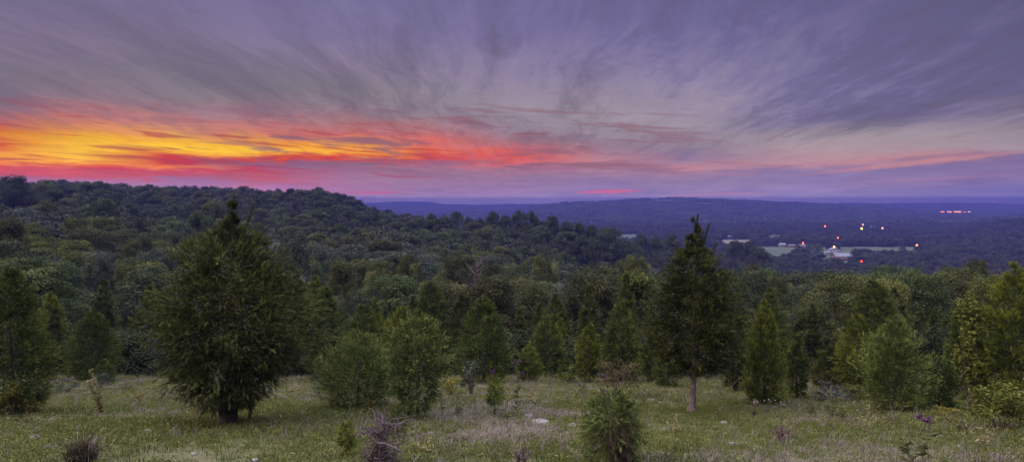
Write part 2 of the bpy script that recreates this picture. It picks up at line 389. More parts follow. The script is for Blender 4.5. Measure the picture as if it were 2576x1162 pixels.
cedar(1050, 1056, 782, [(1035, 26), (1010, 48), (975, 60), (930, 72), (890, 78), (850, 70), (820, 54), (800, 30), (782, 8)],
      'light green cedar with drooping feathery sprays in the middle of the meadow', spray=.125, mat=M_CEDAR_PALE, up=.5, droop=.5, wisp=.3, ragged=.24,
      leaders=[(-22, 830, 778, 16), (28, 840, 796, 18), (50, 860, 816, 16)], trunk_px=12)
cedar(1085, 955, 706, [(930, 34), (860, 42), (800, 44), (750, 36), (720, 20), (706, 6)],
      'slender tall green cedar standing behind the drooping light cedar', spray=.2, mat=M_CEDAR, dist=36)
cedar(1165, 955, 742, [(930, 34), (860, 42), (800, 42), (765, 28), (742, 7)],
      'dull green cedar left of and behind the wide egg-shaped cedar', spray=.2, mat=M_CEDAR_OLD, dist=33)
cedar(1216, 968, 747, [(955, 48), (925, 66), (880, 72), (835, 66), (795, 48), (765, 28), (747, 9)],
      'wide egg-shaped green cedar right of the drooping light cedar', spray=.15, mat=M_CEDAR, up=.7,
      leaders=[(0, 790, 742, 14), (14, 795, 752, 12), (-18, 800, 760, 12)])
cedar(1330, 962, 868, [(955, 26), (925, 36), (895, 30), (868, 6)],
      'small low cedar between the egg-shaped cedar and the purple ironweed', spray=.12, mat=M_CEDAR_LIGHT)
cedar(1378, 948, 796, [(935, 34), (900, 46), (860, 44), (825, 30), (796, 7)],
      'dark green cedar behind the yellow-green shrub at mid meadow', spray=.17, mat=M_CEDAR)
cedar(1482, 966, 812, [(955, 22), (920, 32), (880, 34), (850, 26), (826, 14), (812, 5)],
      'narrow bright green cedar left of the rusty leaved shrub', spray=.13, mat=M_CEDAR_LIGHT, leaders=[(0, 840, 808, 9), (10, 845, 818, 8)])
cedar(1562, 964, 752, [(955, 40), (910, 52), (860, 50), (820, 42), (785, 26), (765, 12), (752, 4)],
      'conical dark cedar behind the rusty leaved shrub', spray=.16, mat=M_CEDAR, leaders=[(4, 790, 748, 10)])
cedar(1492, 940, 726, [(900, 30), (840, 34), (790, 30), (750, 18), (726, 5)],
      'slim dark cedar behind the narrow bright green cedar', spray=.2, mat=M_CEDAR_OLD, dist=38)
cedar(1440, 940, 742, [(900, 26), (840, 30), (790, 28), (760, 16), (742, 5)],
      'slim deep green cedar left of the slim dark cedar', spray=.2, mat=M_CEDAR, dist=40)
cedar(1680, 978, 872, [(970, 30), (940, 38), (905, 32), (872, 8)],
      'small dark cedar low behind the bare trunked cedar, on its left', spray=.14, mat=M_CEDAR)
cedar(1640, 968, 838, [(960, 28), (920, 34), (880, 30), (838, 6)],
      'small green cedar between the conical cedar and the bare trunked cedar', spray=.14, mat=M_CEDAR)
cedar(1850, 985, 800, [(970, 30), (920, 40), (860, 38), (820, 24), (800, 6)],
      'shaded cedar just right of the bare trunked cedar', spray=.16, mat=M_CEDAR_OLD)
cedar(1925, 1022, 757, [(1012, 44), (980, 54), (930, 55), (880, 48), (840, 38), (805, 25), (780, 13), (757, 4)],
      'pointed conical yellow-green cedar right of the bare trunked cedar', spray=.125, mat=M_CEDAR_LIGHT, up=1.0, droop=-.1,
      leaders=[(0, 800, 752, 9)], wisp=.2)
cedar(2005, 1004, 842, [(990, 26), (950, 33), (910, 30), (875, 20), (842, 5)],
      'smaller cedar tucked against the right side of the pointed cedar', spray=.125, mat=M_CEDAR, up=.9)
cedar(2160, 992, 790, [(975, 46), (930, 56), (880, 52), (840, 36), (810, 18), (790, 5)],
      'layered yellow-green cedar left of and behind the wide right cedar', spray=.15, mat=M_CEDAR_LIGHT, wisp=.25)
cedar(2196, 985, 708, [(950, 60), (880, 74), (820, 70), (770, 56), (735, 34), (708, 8)],
      'tall bushy cedar rising behind the wide right cedar', spray=.19, mat=M_CEDAR, dist=24, wisp=.2)
cedar(2252, 1037, 800, [(1025, 58), (990, 70), (950, 74), (900, 76), (860, 66), (830, 44), (800, 12)],
      'wide green cedar with upswept tips on the right meadow', spray=.125, mat=M_CEDAR_PALE, up=.8, wisp=.3, ragged=.22,
      leaders=[(12, 850, 795, 18), (-30, 860, 812, 18), (48, 860, 806, 16)])
cedar(2362, 1034, 898, [(1025, 36), (990, 46), (950, 44), (920, 28), (898, 7)],
      'short rounded cedar between the wide right cedar and the round leaved sapling', spray=.125, mat=M_CEDAR, up=.7)
cedar(2432, 1010, 752, [(990, 44), (930, 52), (870, 50), (820, 40), (780, 20), (752, 5)],
      'cedar behind the round leaved sapling at right', spray=.16, mat=M_CEDAR)
cedar(2552, 1046, 664, [(1030, 56), (980, 76), (920, 88), (850, 84), (780, 70), (730, 50), (695, 28), (664, 7)],
      'tall olive cedar cut off by the right edge of the photo', spray=.15, mat=M_CEDAR_LIGHT, up=.6, ragged=.2)
cedar(1540, 1178, 985, [(1172, 60), (1130, 76), (1090, 78), (1050, 74), (1015, 64), (998, 46), (985, 18)],
      'small shaggy cedar bush nearest the camera at bottom right of centre', spray=.11, mat=M_CEDAR_PALE, up=.3, droop=.9, wisp=.4, ragged=.3, dens=.95,
      leaders=[(-30, 1030, 985, 22), (40, 1050, 1002, 20), (66, 1070, 1020, 16)])
_b = bpy.data.objects['cedar_tree.%03d' % (CED-1)]
_r = np.random.RandomState(5); _n = 420; _m = MB()
_O = np.stack([.03+_r.normal(size=_n)*.10, -.30+_r.normal(size=_n)*.05, .38+_r.normal(size=_n)*.20], 1); _O = _O[_O[:, 2] > .05]
_m.stamp(*SPR, _O, frames(np.stack([_r.normal(size=len(_O))*.4, -.3+0*_O[:, 0], -.9+_r.normal(size=len(_O))*.3], 1), _r), .10*(.7+.6*_r.rand(len(_O))), .4+.15*_r.normal(size=len(_O)))
_d = _m.out('dead_foliage', foliage('dead_cedar', (.022,.015,.013), (.045,.031,.026), (.09,.062,.05), .1, .05), _b); _d['label'] = 'brown dead foliage in the middle of the bush'
cedar(1245, 1050, 950, [(1020, 15), (1000, 25), (980, 25), (960, 14), (950, 5)],
      'knee-high bright cedar seedling under the purple ironweed', spray=.09, mat=M_CEDAR_LIGHT, clear=.22, dens=.8)
cedar(872, 1150, 1062, [(1140, 16), (1110, 19), (1085, 17), (1062, 5)],
      'tiny cedar seedling left of the dead twig tangle', spray=.085, mat=M_CEDAR_LIGHT, dens=.6)
cedar(1000, 1108, 1012, [(1090, 18), (1060, 28), (1035, 26), (1012, 8)],
      'young light cedar growing out of the dead twig tangle', spray=.09, mat=M_CEDAR_PALE, dens=.7, wisp=.4)
cedar(690, 952, 850, [(940, 34), (900, 42), (870, 30), (850, 8)],
      'low cedar behind the right skirt of the largest bushy cedar', spray=.16, mat=M_CEDAR)
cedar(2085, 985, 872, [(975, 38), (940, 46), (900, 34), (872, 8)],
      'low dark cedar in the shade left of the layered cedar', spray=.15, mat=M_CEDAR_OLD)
cedar(262, 972, 905, [(965, 22), (940, 28), (920, 18), (905, 5)],
      'knee-high cedar at the foot of the small rounded cedar', spray=.1, mat=M_CEDAR)
cedar(1425, 960, 905, [(950, 18), (930, 22), (915, 14), (905, 4)],
      'very small cedar behind the yellow-green shrub at mid meadow', spray=.1, mat=M_CEDAR)

# ------------------------------------------------------------------ broadleaf trees
LEAFT = (np.array([(0, -.5, 0), (.34, 0, .06), (0, .5, 0), (-.34, 0, .06)], float), np.array([(0, 1, 2), (0, 2, 3)]), np.array([-.05, 0, .08, 0.]))
def broadleaf(seed, H, Rc, base=.25, lobes=70, leaves=9000, leaf=.16, mat=None, parent='nolink', squash=1.0, with_trunk=True, spread=.3):
    rs = np.random.RandomState(seed)
    n = lobes
    a = rs.rand(n)*2*pi; q = rs.rand(n)**.75                                 # height along the crown
    z = H*(base+(1-base)*q*.93)
    pr = np.sin(np.clip(.12+.80*q**.8, 0, 1)*pi)**.65                        # egg profile
    lump = 1+.24*vnoise(a*1.3+seed, q*4+seed, seed)
    rr = Rc*pr*lump*np.where(rs.rand(n) < .75, .72+.2*rs.rand(n), .5*rs.rand(n))
    C = np.stack([np.cos(a)*rr, np.sin(a)*rr*squash, z], 1)
    C = np.concatenate([C, [[0, 0, H*.93], [Rc*.2, Rc*.1, H*.86], [-Rc*.25, 0, H*.84]]]); n += 3
    lr = Rc*(spread*(.65+.6*rs.rand(n)))
    k = np.repeat(np.arange(n), int(leaves/n))
    D = unit(rs.normal(size=(len(k), 3))+unit(C-np.array([0, 0, H*.5]))[k]*.55+[0, 0, .25])
    d2 = D*[1, 1, 1.0]
    rad_ = lr[k]*(.62+.48*rs.rand(len(k))**.5)*(1+.2*vnoise(D[:, 0]*3+k, D[:, 2]*3+k*1.7, seed+9))
    P = C[k]+d2*rad_[:, None]
    N = unit(D+rs.normal(size=D.shape)*.55+[0, 0, .3])
    lt = .42+.16*rs.normal(size=n)
    tn = lt[k]+.12*rs.normal(size=len(k))
    mb = MB(); mb.stamp(*LEAFT, P, frames_n(N, rs), leaf*(.65+.7*rs.rand(len(k))), tn)
    zt = np.percentile(np.concatenate(mb.v)[:, 2], 99.7); hk = H/zt
    mb.v = [v*[1, 1, hk] for v in mb.v]; C = C*[1, 1, hk]
    crown = mb.out('crown', mat, parent)
    if not with_trunk: return crown, None
    tb = MB(); trunk_mesh(tb, H*.8, H*.017+.03, rs=rs, bend=.03)
    for j in rs.choice(n, min(n, 16), replace=False):
        s0 = np.array([0, 0, max(H*base*.8, C[j, 2]*.6)]); e = s0+(C[j]-s0)*.95; m_ = (s0+e)/2+[0, 0, .05*H]
        tb.tube([s0, m_, e], [H*.008, H*.005, H*.002], 4)
    return crown, tb.out('trunk', M_BARK_D, parent, True)

PROTO = []     # shapes of unit-ish trees (height, radius) near
for i, (H, Rc, b, lo, nl, lf, sp) in enumerate([(11, 3.6, .05, 130, 26000, .155, .21), (10, 4.2, .06, 150, 27000, .155, .19), (12, 3.1, .04, 120, 26000, .155, .23),
                                       (9.5, 3.5, .04, 110, 24000, .155, .23), (13, 3.7, .05, 140, 28000, .155, .20), (10.5, 2.8, .03, 100, 23000, .155, .25), (11.5, 4.5, .08, 160, 28000, .155, .18)]):
    PROTO.append((H, Rc)+broadleaf(900+i, H, Rc, b, lo, nl, lf, M_LEAF['mid green'], spread=sp))
PROTO_MID = []
for i, (H, Rc, b, lo, nl, lf, sp) in enumerate([(11, 3.9, .08, 90, 10000, .28, .23), (10, 4.6, .1, 100, 10500, .28, .21), (12, 3.7, .06, 84, 10000, .28, .24),
                                       (13, 4.4, .08, 104, 11000, .28, .21), (11.5, 5.0, .12, 110, 11000, .28, .20)]):
    PROTO_MID.append((H, Rc)+broadleaf(950+i, H, Rc, b, lo, nl, lf, M_LEAF['mid green'], spread=sp))

LANDMARKS = [(60, 'behind the cedar at the left edge'), (200, 'above the pale bent weed'), (340, 'above the small rounded cedar'), (470, 'behind the left side of the largest cedar'),
 (600, 'behind the spires of the largest cedar'), (730, 'behind the right side of the largest cedar'), (850, 'above the upright dark cedar'), (960, 'above the low wide cedar'),
 (1060, 'above the drooping light cedar'), (1160, 'above the slender tall cedar'), (1270, 'above the egg-shaped cedar'), (1380, 'above the mid meadow shrub'), (1480, 'above the narrow bright cedar'),
 (1590, 'above the conical dark cedar'), (1700, 'left of the bare-trunked cedar top'), (1830, 'right of the bare-trunked cedar top'), (1960, 'above the pointed cedar'), (2080, 'below the lamp-lit farm'),
 (2200, 'above the layered cedar'), (2320, 'above the wide right cedar'), (2450, 'above the round leaved sapling'), (2700, 'beside the cedar at the right edge')]
G_TREE = 'broadleaf trees of the wood below the meadow'
def landmark(px):
    for a, s in LANDMARKS:
        if px <= a: return s
    return LANDMARKS[-1][1]
used = {}
def place_tree(x, y, H, wide, colour, proto, rz=None, label=None):
    h0, r0, cr, tr = proto
    z = hz(x, y); px = CX+x/y*F; top = HY-(z+H)/y*F
    row = 'front' if y < 62 else 'second' if y < 90 else 'middle' if y < 140 else 'far' if y < 220 else 'farthest'
    size = 'low' if H < 8.6 else 'tall' if H > 11.6 else 'medium'
    form = 'spreading' if wide > 1.12 else 'narrow' if wide < .9 else 'rounded'
    lab = label or '%s %s %s tree, %s row, %s' % (size, form, colour, row, landmark(px))
    t = thing('broadleaf_tree', lab, 'tree', (x, y, z-.1), G_TREE)
    t.rotation_euler.z = random.random()*6.28 if rz is None else rz
    t.scale = (H/h0*wide, H/h0*wide, H/h0)
    for src, nm in ((cr, 'crown'), (tr, 'trunk')):
        c = src.copy(); c.name = nm; COL.objects.link(c); c.parent = t
        if nm == 'crown':
            c.material_slots[0].link = 'OBJECT'; c.material_slots[0].material = M_LEAF[colour]
    return t

# clearings of the valley in picture rows and columns (they lie on the flat valley floor)
CLEAR = [(2105, 2318, 621, 652), (2040, 2150, 630, 676), (1885, 2080, 621, 654), (1522, 1606, 590, 612), (1812, 1892, 603, 624), (1928, 1968, 592, 612), (1610, 1700, 590, 598), (1932, 1990, 650, 668)]
ROADPX = [(2385, 656), (2392, 640), (2404, 626), (2421, 612), (2412, 604)]
def blocked(x, y):
    if y <= 0: return True
    px = CX+x/y*F; z = hz(x, y); py = HY-z/y*F
    if y > 560:
        for a, b, c, d in CLEAR:
            if a < px < b and c < py < d: return True
        if 600 < py < 660:
            rx = np.interp(py, [604, 612, 626, 640, 656], [2412, 2421, 2404, 2392, 2385])
            if abs(px-rx) < 9: return True
    if 195 < y < 240 and -300 < px < 120: return True
    return False

# cedars of the second and third row, copies of six shapes
SECOND = []
def second_row():
    r2 = np.random.RandomState(77); protos = []
    spots = []
    for k in range(400):
        if len(spots) >= 54: break
        y = r2.uniform(27.5, 50); px = r2.uniform(-20, 2600); x = (px-CX)/F*y
        if any((x-a)**2+(y-b)**2 < 2.6 for a, b in spots): continue
        spots.append((x, y))
    cols = ['dark green', 'olive green', 'yellow-green', 'mid green']
    mats = [M_CEDAR, M_CEDAR_OLD, M_CEDAR_LIGHT, M_CEDAR]
    for i in range(6):
        H = 4.2; w = [.72, .9, .6, 1.05, .8, .95][i]
        t = thing('cedar_tree', '', 'cedar tree', (0, 0, 0), G_CED)
        pr = [(.0, w*.6), (.1, w*.85), (.3, w), (.55, w*.85), (.75, w*.58), (.9, w*.28), (1, .03)]
        kids = cedar_meshes(H, pr, 500+i, spray=.19, parent=t, up=[.7, .5, .9, .5, .6, .8][i], ragged=.26, wisp=.2, trunk_r=.07)
        protos.append((t, kids, w))
    for j, (x, y) in enumerate(spots):
        t, kids, w = protos[j % 6]
        if j >= 6:
            t = t.copy(); COL.objects.link(t); kk = []
            for c in kids: c = c.copy(); COL.objects.link(c); c.parent = t; kk.append(c)
        else: kk = kids
        H = 2.6+(y-27)*.09+r2.uniform(-.3, 1.9); px = CX+x/y*F
        ci = int(r2.randint(4)); kk[0].material_slots[0].link = 'OBJECT'; kk[0].material_slots[0].material = mats[ci]
        wd = r2.uniform(.8, 1.15); t.location = (x, y, hz(x, y)-.05); t.scale = (H/4.2*wd, H/4.2*wd, H/4.2); t.rotation_euler.z = r2.rand()*6.28
        row = 'second' if y < 35 else 'third' if y < 43 else 'rear'
        t['label'] = '%s %s %s cedar, %s row, %s' % ('tall' if H > 4.6 else 'low' if H < 3.4 else 'mid-height', 'narrow' if w*wd < .72 else 'broad' if w*wd > .95 else 'pointed', cols[ci], row, landmark(px))
        SECOND.append((x, y))
second_row()

# explicit crowns that give the wood its outline: (px, top row, distance, half width px, colour)
EXPL = [
 (1148, 532, 330, 17, 'dark green'), (1118, 541, 340, 18, 'dark green'), (1085, 536, 350, 18, 'dark green'), (1178, 545, 300, 17, 'dark green'), (1208, 548, 305, 18, 'dark green'),
 (1240, 531, 300, 22, 'dark green'), (1272, 541, 296, 20, 'dark green'), (1305, 529, 300, 24, 'dark green'), (1336, 531, 292, 22, 'dark green'), (1388, 541, 288, 24, 'dark green'),
 (1364, 556, 296, 18, 'dark green'), (1425, 557, 284, 22, 'dark green'), (1458, 560, 290, 20, 'dark green'), (1490, 566, 280, 20, 'dark green'), (1512, 573, 286, 15, 'dark green'),
 (1225, 572, 270, 22, 'dark green'), (1290, 575, 268, 24, 'dark green'), (1350, 580, 264, 24, 'dark green'), (1410, 590, 262, 24, 'dark green'), (1465, 592, 266, 22, 'dark green'), (1500, 606, 262, 18, 'dark green'),
 (1170, 572, 272, 20, 'dark green'), (1120, 568, 280, 20, 'dark green'), (1540, 598, 300, 20, 'dark green'), (1575, 604, 310, 20, 'dark green'), (1612, 590, 330, 22, 'dark green'), (1650, 596, 330, 22, 'dark green'), (1690, 588, 345, 22, 'dark green'),
 (1890, 606, 420, 17, 'dark green'), (1915, 622, 400, 18, 'dark green'), (1850, 604, 430, 12, 'dark green'),
 (192, 545, 110, 42, 'olive green'), (262, 500, 150, 46, 'dark green'), (262, 545, 118, 40, 'mid green'), (20, 545, 66, 62, 'brownish green'), (118, 502, 175, 34, 'olive green'), (330, 600, 92, 30, 'olive green'),
 (362, 592, 98, 26, 'dark green'), (540, 505, 190, 60, 'olive green'), (500, 530, 160, 40, 'mid green'), (730, 578, 64, 46, 'grey-green'), (900, 573, 175, 34, 'mid green'),
 (1150, 640, 72, 36, 'brownish green'), (1240, 664, 66, 44, 'brownish green'), (1370, 640, 84, 36, 'olive green'), (1605, 640, 82, 30, 'olive green'), (1570, 652, 86, 28, 'olive green'),
 (1540, 668, 80, 34, 'olive green'), (1470, 676, 78, 34, 'mid green'), (2000, 690, 85, 32, 'olive green'), (2040, 684, 88, 38, 'dark green'), (2130, 704, 74, 40, 'olive green'), (2210, 696, 82, 36, 'mid green'),
 (2310, 672, 84, 44, 'mid green'), (2450, 652, 78, 40, 'olive green'), (2380, 668, 74, 36, 'mid green'), (1900, 664, 76, 30, 'brownish green'), (1960, 690, 70, 34, 'olive green'),
 (2250, 690, 60, 44, 'yellow-green'), (2400, 700, 56, 46, 'olive green'), (640, 560, 120, 40, 'mid green'), (1030, 640, 78, 40, 'olive green'), (950, 655, 66, 44, 'olive green'),
 (860, 650, 70, 40, 'olive green'), (250, 640, 60, 44, 'grey-green'), (150, 655, 52, 50, 'grey-green'), (60, 640, 48, 40, 'brownish green'), (330, 660, 52, 44, 'olive green'),
]
cand = []
taken = [(a_, b_, 1.4) for a_, b_ in SECOND]
for px, ty, d, hw, colr in EXPL:
    x = (px-CX)/F*d; z = hz(x, d); top = (HY-ty)/F*d; H = max(5.0, top-z)
    cand.append([x, d, H, hw/F*d, colr, True]); taken.append((x, d, hw/F*d))
# jittered scatter
rs = np.random.RandomState(21)
def far_enough(x, y, r):
    for a, b, c in taken:
        if (a-x)**2+(b-y)**2 < (c*.8+r*.5)**2: return False
    return True
stuff_near = []
ynow = 31.0
while ynow < 640:
    sp = 6.0 if ynow < 60 else 7.6 if ynow < 110 else 8.6 if ynow < 240 else 9.6
    half = ynow*.80+14
    xs = np.arange(-half, half, sp)
    for x0 in xs:
        x = x0+rs.uniform(-.4, .4)*sp; y = ynow+rs.uniform(-.4, .4)*sp
        if blocked(x, y): continue
        px = CX+x/y*F
        cl = vnoise(x/16, y/16, 31)
        colr = ['dark green', 'mid green', 'olive green', 'grey-green', 'brownish green', 'yellow-green'][int(np.clip((vnoise(x/22+9, y/22, 33)+1)*3+rs.uniform(-1.5, 1.5), 0, 5.99))]
        if y > 170: colr = ['dark green', 'mid green', 'dark green', 'olive green'][rs.randint(4)]
        if y > 255 and px > 1000: colr = 'dark green'
        if px > 1650 and colr in ('brownish green', 'grey-green'): colr = ['dark green', 'mid green'][rs.randint(2)]
        H = 9.6+1.8*cl+rs.uniform(-1.6, 1.6)+(rs.uniform(-1.5, 3.2) if y > 240 else 0)
        if y < 45: H = 4.6+(y-31)*.25+rs.uniform(-.8, 1.4)
        elif y < 62: H = min(H, 7.4+(y-45)*.14+rs.uniform(-.5, .8))
        if px < 180 and y > 45 and y < 100: H *= .92
        if y > 260 and 1050 < px < 1560: H += 2.0
        if px > 1440 and y < 270:
            cap = np.interp(px, [1440, 1500, 1540, 1600, 1660, 1700, 1800, 1900, 1960, 2000, 2060, 2100, 2160, 2200, 2240, 2290, 2350, 2450, 2576], [670, 668, 655, 640, 655, 664, 660, 660, 668, 674, 672, 682, 690, 684, 662, 658, 668, 658, 690])
            H = max(3.2, min(H, (HY-cap-rs.uniform(-6, 20))/F*y-hz(x, y)))
        Rr = H*rs.uniform(.34, .50)
        if not far_enough(x, y, Rr): continue
        cand.append([x, y, H, Rr, colr, False])
    ynow += sp*.86
# which of them show: nearest first against the skyline already covered
cand.sort(key=lambda c: c[1])
sky = np.full(700, -9.0)
scored = []
for c in cand:
    x, y, H, Rr, colr, ex = c
    z = hz(x, y); u0 = (x-Rr)/y; u1 = (x+Rr)/y; v = (z+H)/y
    i0 = int((u0+.9)/1.8*700); i1 = int((u1+.9)/1.8*700)+1
    inside = abs(x/y) < .79
    i0c, i1c = max(0, i0), min(700, i1)
    if i1c <= i0c: scored.append(0); continue
    uu = (np.arange(i0c, i1c)+.5)/700*1.8-.9; q = np.clip(1-((uu-x/y)/(Rr/y+1e-6))**2, 0, 1)
    vt = (z+H*.35)/y+(v-(z+H*.35)/y)*np.sqrt(q)
    gain = np.clip(vt-sky[i0c:i1c], 0, H/y)
    scored.append(float(gain.sum())*inside); sky[i0c:i1c] = np.maximum(sky[i0c:i1c], vt)
order = sorted(range(len(cand)), key=lambda i: (-1 if cand[i][5] and scored[i] > 0 else 0, -scored[i]))
chosen = set(order[:292])
for i, c in enumerate(cand):
    x, y, H, Rr, colr, ex = c
    if i in chosen:
        pool = PROTO if y < 125 else PROTO_MID
        best = pool[int(rs.randint(len(pool)))] if not ex else min(pool, key=lambda p: abs(p[1]/p[0]-Rr/H)+rs.rand()*.06)
        w = (Rr/H)/(best[1]/best[0])
        place_tree(x, y, H, float(np.clip(w, .7, 1.6)), colr, best)
    else:
        if y < 100 and scored[i] <= 0 and rs.rand() < .0: continue
        stuff_near.append((x, y, H))

# ------------------------------------------------------------------ scattered stuff through geometry nodes
def gn_scatter(name, pts, scl, rot, idx, sources):
    col = bpy.data.collections.new(name+'_sources')
    for i, o in enumerate(sources):
        o.name = '%s_source_%03d' % (name, i); col.objects.link(o)
    me = bpy.data.meshes.new(name); pts = np.asarray(pts, np.float32)
    me.vertices.add(len(pts)); me.vertices.foreach_set('co', pts.ravel())
    a = me.attributes.new('scl', 'FLOAT_VECTOR', 'POINT'); a.data.foreach_set('vector', np.asarray(scl, np.float32).ravel())
    a = me.attributes.new('rot', 'FLOAT_VECTOR', 'POINT'); a.data.foreach_set('vector', np.asarray(rot, np.float32).ravel())
    a = me.attributes.new('idx', 'INT', 'POINT'); a.data.foreach_set('value', np.asarray(idx, np.int32))
    ob = bpy.data.objects.new(name, me); COL.objects.link(ob)
    ng = bpy.data.node_groups.new(name+'_nodes', 'GeometryNodeTree')
    ng.interface.new_socket('Geometry', in_out='INPUT', socket_type='NodeSocketGeometry')
    ng.interface.new_socket('Geometry', in_out='OUTPUT', socket_type='NodeSocketGeometry')
    N = ng.nodes; L = ng.links
    gi = N.new('NodeGroupInput'); go = N.new('NodeGroupOutput'); ip = N.new('GeometryNodeInstanceOnPoints'); ci = N.new('GeometryNodeCollectionInfo')
    ci.inputs['Collection'].default_value = col; ci.inputs['Separate Children'].default_value = True; ci.inputs['Reset Children'].default_value = True
    def at(nm, ty):
        n = N.new('GeometryNodeInputNamedAttribute'); n.data_type = ty; n.inputs['Name'].default_value = nm; return n.outputs[0]
    L.new(gi.outputs[0], ip.inputs['Points']); L.new(ci.outputs[0], ip.inputs['Instance']); ip.inputs['Pick Instance'].default_value = True
    L.new(at('idx', 'INT'), ip.inputs['Instance Index'])
    er = N.new('FunctionNodeEulerToRotation'); L.new(at('rot', 'FLOAT_VECTOR'), er.inputs[0]); L.new(er.outputs[0], ip.inputs['Rotation'])
    L.new(at('scl', 'FLOAT_VECTOR'), ip.inputs['Scale']); L.new(ip.outputs[0], go.inputs[0])
    md = ob.modifiers.new('scatter', 'NODES'); md.node_group = ng
    ob['kind'] = 'stuff'
    return ob

# far trees: hill behind the wood and the valley
FAR = []
for i in range(6):
    H, Rc = [(10, 4.2), (11, 4.8), (9, 4.4), (12, 4.6), (10, 5.2), (8.5, 3.6)][i]
    cr, _ = broadleaf(700+i, H, Rc, .1, 44, 2800, .55, M_LEAF_FAR, with_trunk=False, spread=.27)
    FAR.append(cr)
FARH = [10, 11, 9, 12, 10, 8.5]
P = []; S = []; Q = []; I = []
def addfar(x, y, H, z=None, wide=1.0):
    i = int(rs.randint(6)); k = H/FARH[i]
    P.append((x, y, (hz(x, y) if z is None else z)-.3)); S.append((k*wide, k*wide, k)); Q.append((0, 0, rs.rand()*6.28)); I.append(i)
for x, y, H in stuff_near: addfar(x, y, H, wide=1.0)
y = 640.0
rows = []
while y < 1750:
    sp = 8.2+(y-640)/300
    half = y*.79
    n = int(2*half/sp)
    x = (np.arange(n)+.5)/n*2*half-half+rs.uniform(-.42, .42, n)*sp; yy = y+rs.uniform(-.42, .42, n)*sp
    hh = height(x, yy)
    for a, b, c in zip(x, yy, hh):
        px = CX+a/b*F
        if px < 930: continue
        if blocked(a, b): continue
        H = 9+3.5*vnoise(a/60, b/60, 55)+rs.uniform(-3, 3.5)
        if rs.rand() < .06 or vnoise(a/90, b/150, 57) > .66: continue
        addfar(a, b, max(4, H), c, 1.15)
    y += sp*.9
wood = gn_scatter('woodland', P, S, Q, I, FAR)
wood['label'] = 'dusky woods covering the hillside and the valley floor'
# clumps for the ridges
CLP = []
for i in range(4):
    r2 = np.random.RandomState(60+i); mb = MB()
    for j in range(13):
        ox, oy = r2.uniform(-17, 17, 2); H = r2.uniform(6, 12); Rc = r2.uniform(3.5, 5.5)
        n = 150; D = unit(r2.normal(size=(n, 3))+[0, 0, .5]); Pp = D*[Rc, Rc, H*.45]*r2.uniform(.8, 1.1, (n, 1))+[ox, oy, H*.55]
        mb.stamp(*LEAFT, Pp, frames_n(D+r2.normal(size=D.shape)*.4, r2), 2.0*(.7+.6*r2.rand(n)), .5+.2*r2.normal(size=n)+.15*r2.normal())
    CLP.append(mb.out('clump', M_LEAF_RIDGE, 'nolink'))
P = []; S = []; Q = []; I = []
y = 1750.0
while y < 5500:
    sp = 24+(y-1750)/260
    half = y*.80; n = int(2*half/sp)
    x = (np.arange(n)+.5)/n*2*half-half+rs.uniform(-.4, .4, n)*sp; yy = y+rs.uniform(-.4, .4, n)*sp; hh = height(x, yy)
    for a, b, c in zip(x, yy, hh):
        px = CX+a/b*F
        if px < 900: continue
        if rs.rand() < .05 or vnoise(a/170, b/260, 91) > .62: continue
        if 2900 < b < 3180 and 2335 < px < 2450 and c < -55: continue
        k = sp/26*rs.uniform(.7, 1.25); P.append((a, b, c-.5)); S.append((k, k, rs.uniform(.7, 1.2))); Q.append((0, 0, rs.rand()*6.28)); I.append(int(rs.randint(4)))
    y += sp*.85
ridge = gn_scatter('ridge_forest', P, S, Q, I, CLP)
ridge['label'] = 'blue hazy forest covering the far ridges'
print('things', len(chosen), 'near stuff', len(stuff_near), 'ridge', len(P))

# understory along the lower edge of the meadow, to close the foot of the wood
P = []; S = []; Q = []; I = []
und = []
for i in range(4):
    cr, _ = broadleaf(740+i, 2.0, 1.3, .0, 22, 2200, .10, M_UNDER, with_trunk=False, spread=.42); und.append(cr)
for k in range(520):
    y = rs.uniform(28.5, 46); x = rs.uniform(-.86, .86)*y
    P.append((x, y, hz(x, y)-.2)); s = rs.uniform(.6, 1.25); S.append((s*1.2, s*1.2, s)); Q.append((0, 0, rs.rand()*6.28)); I.append(int(rs.randint(4)))
un = gn_scatter('undergrowth', P, S, Q, I, und); un['label'] = 'dark tangled undergrowth at the foot of the wood'

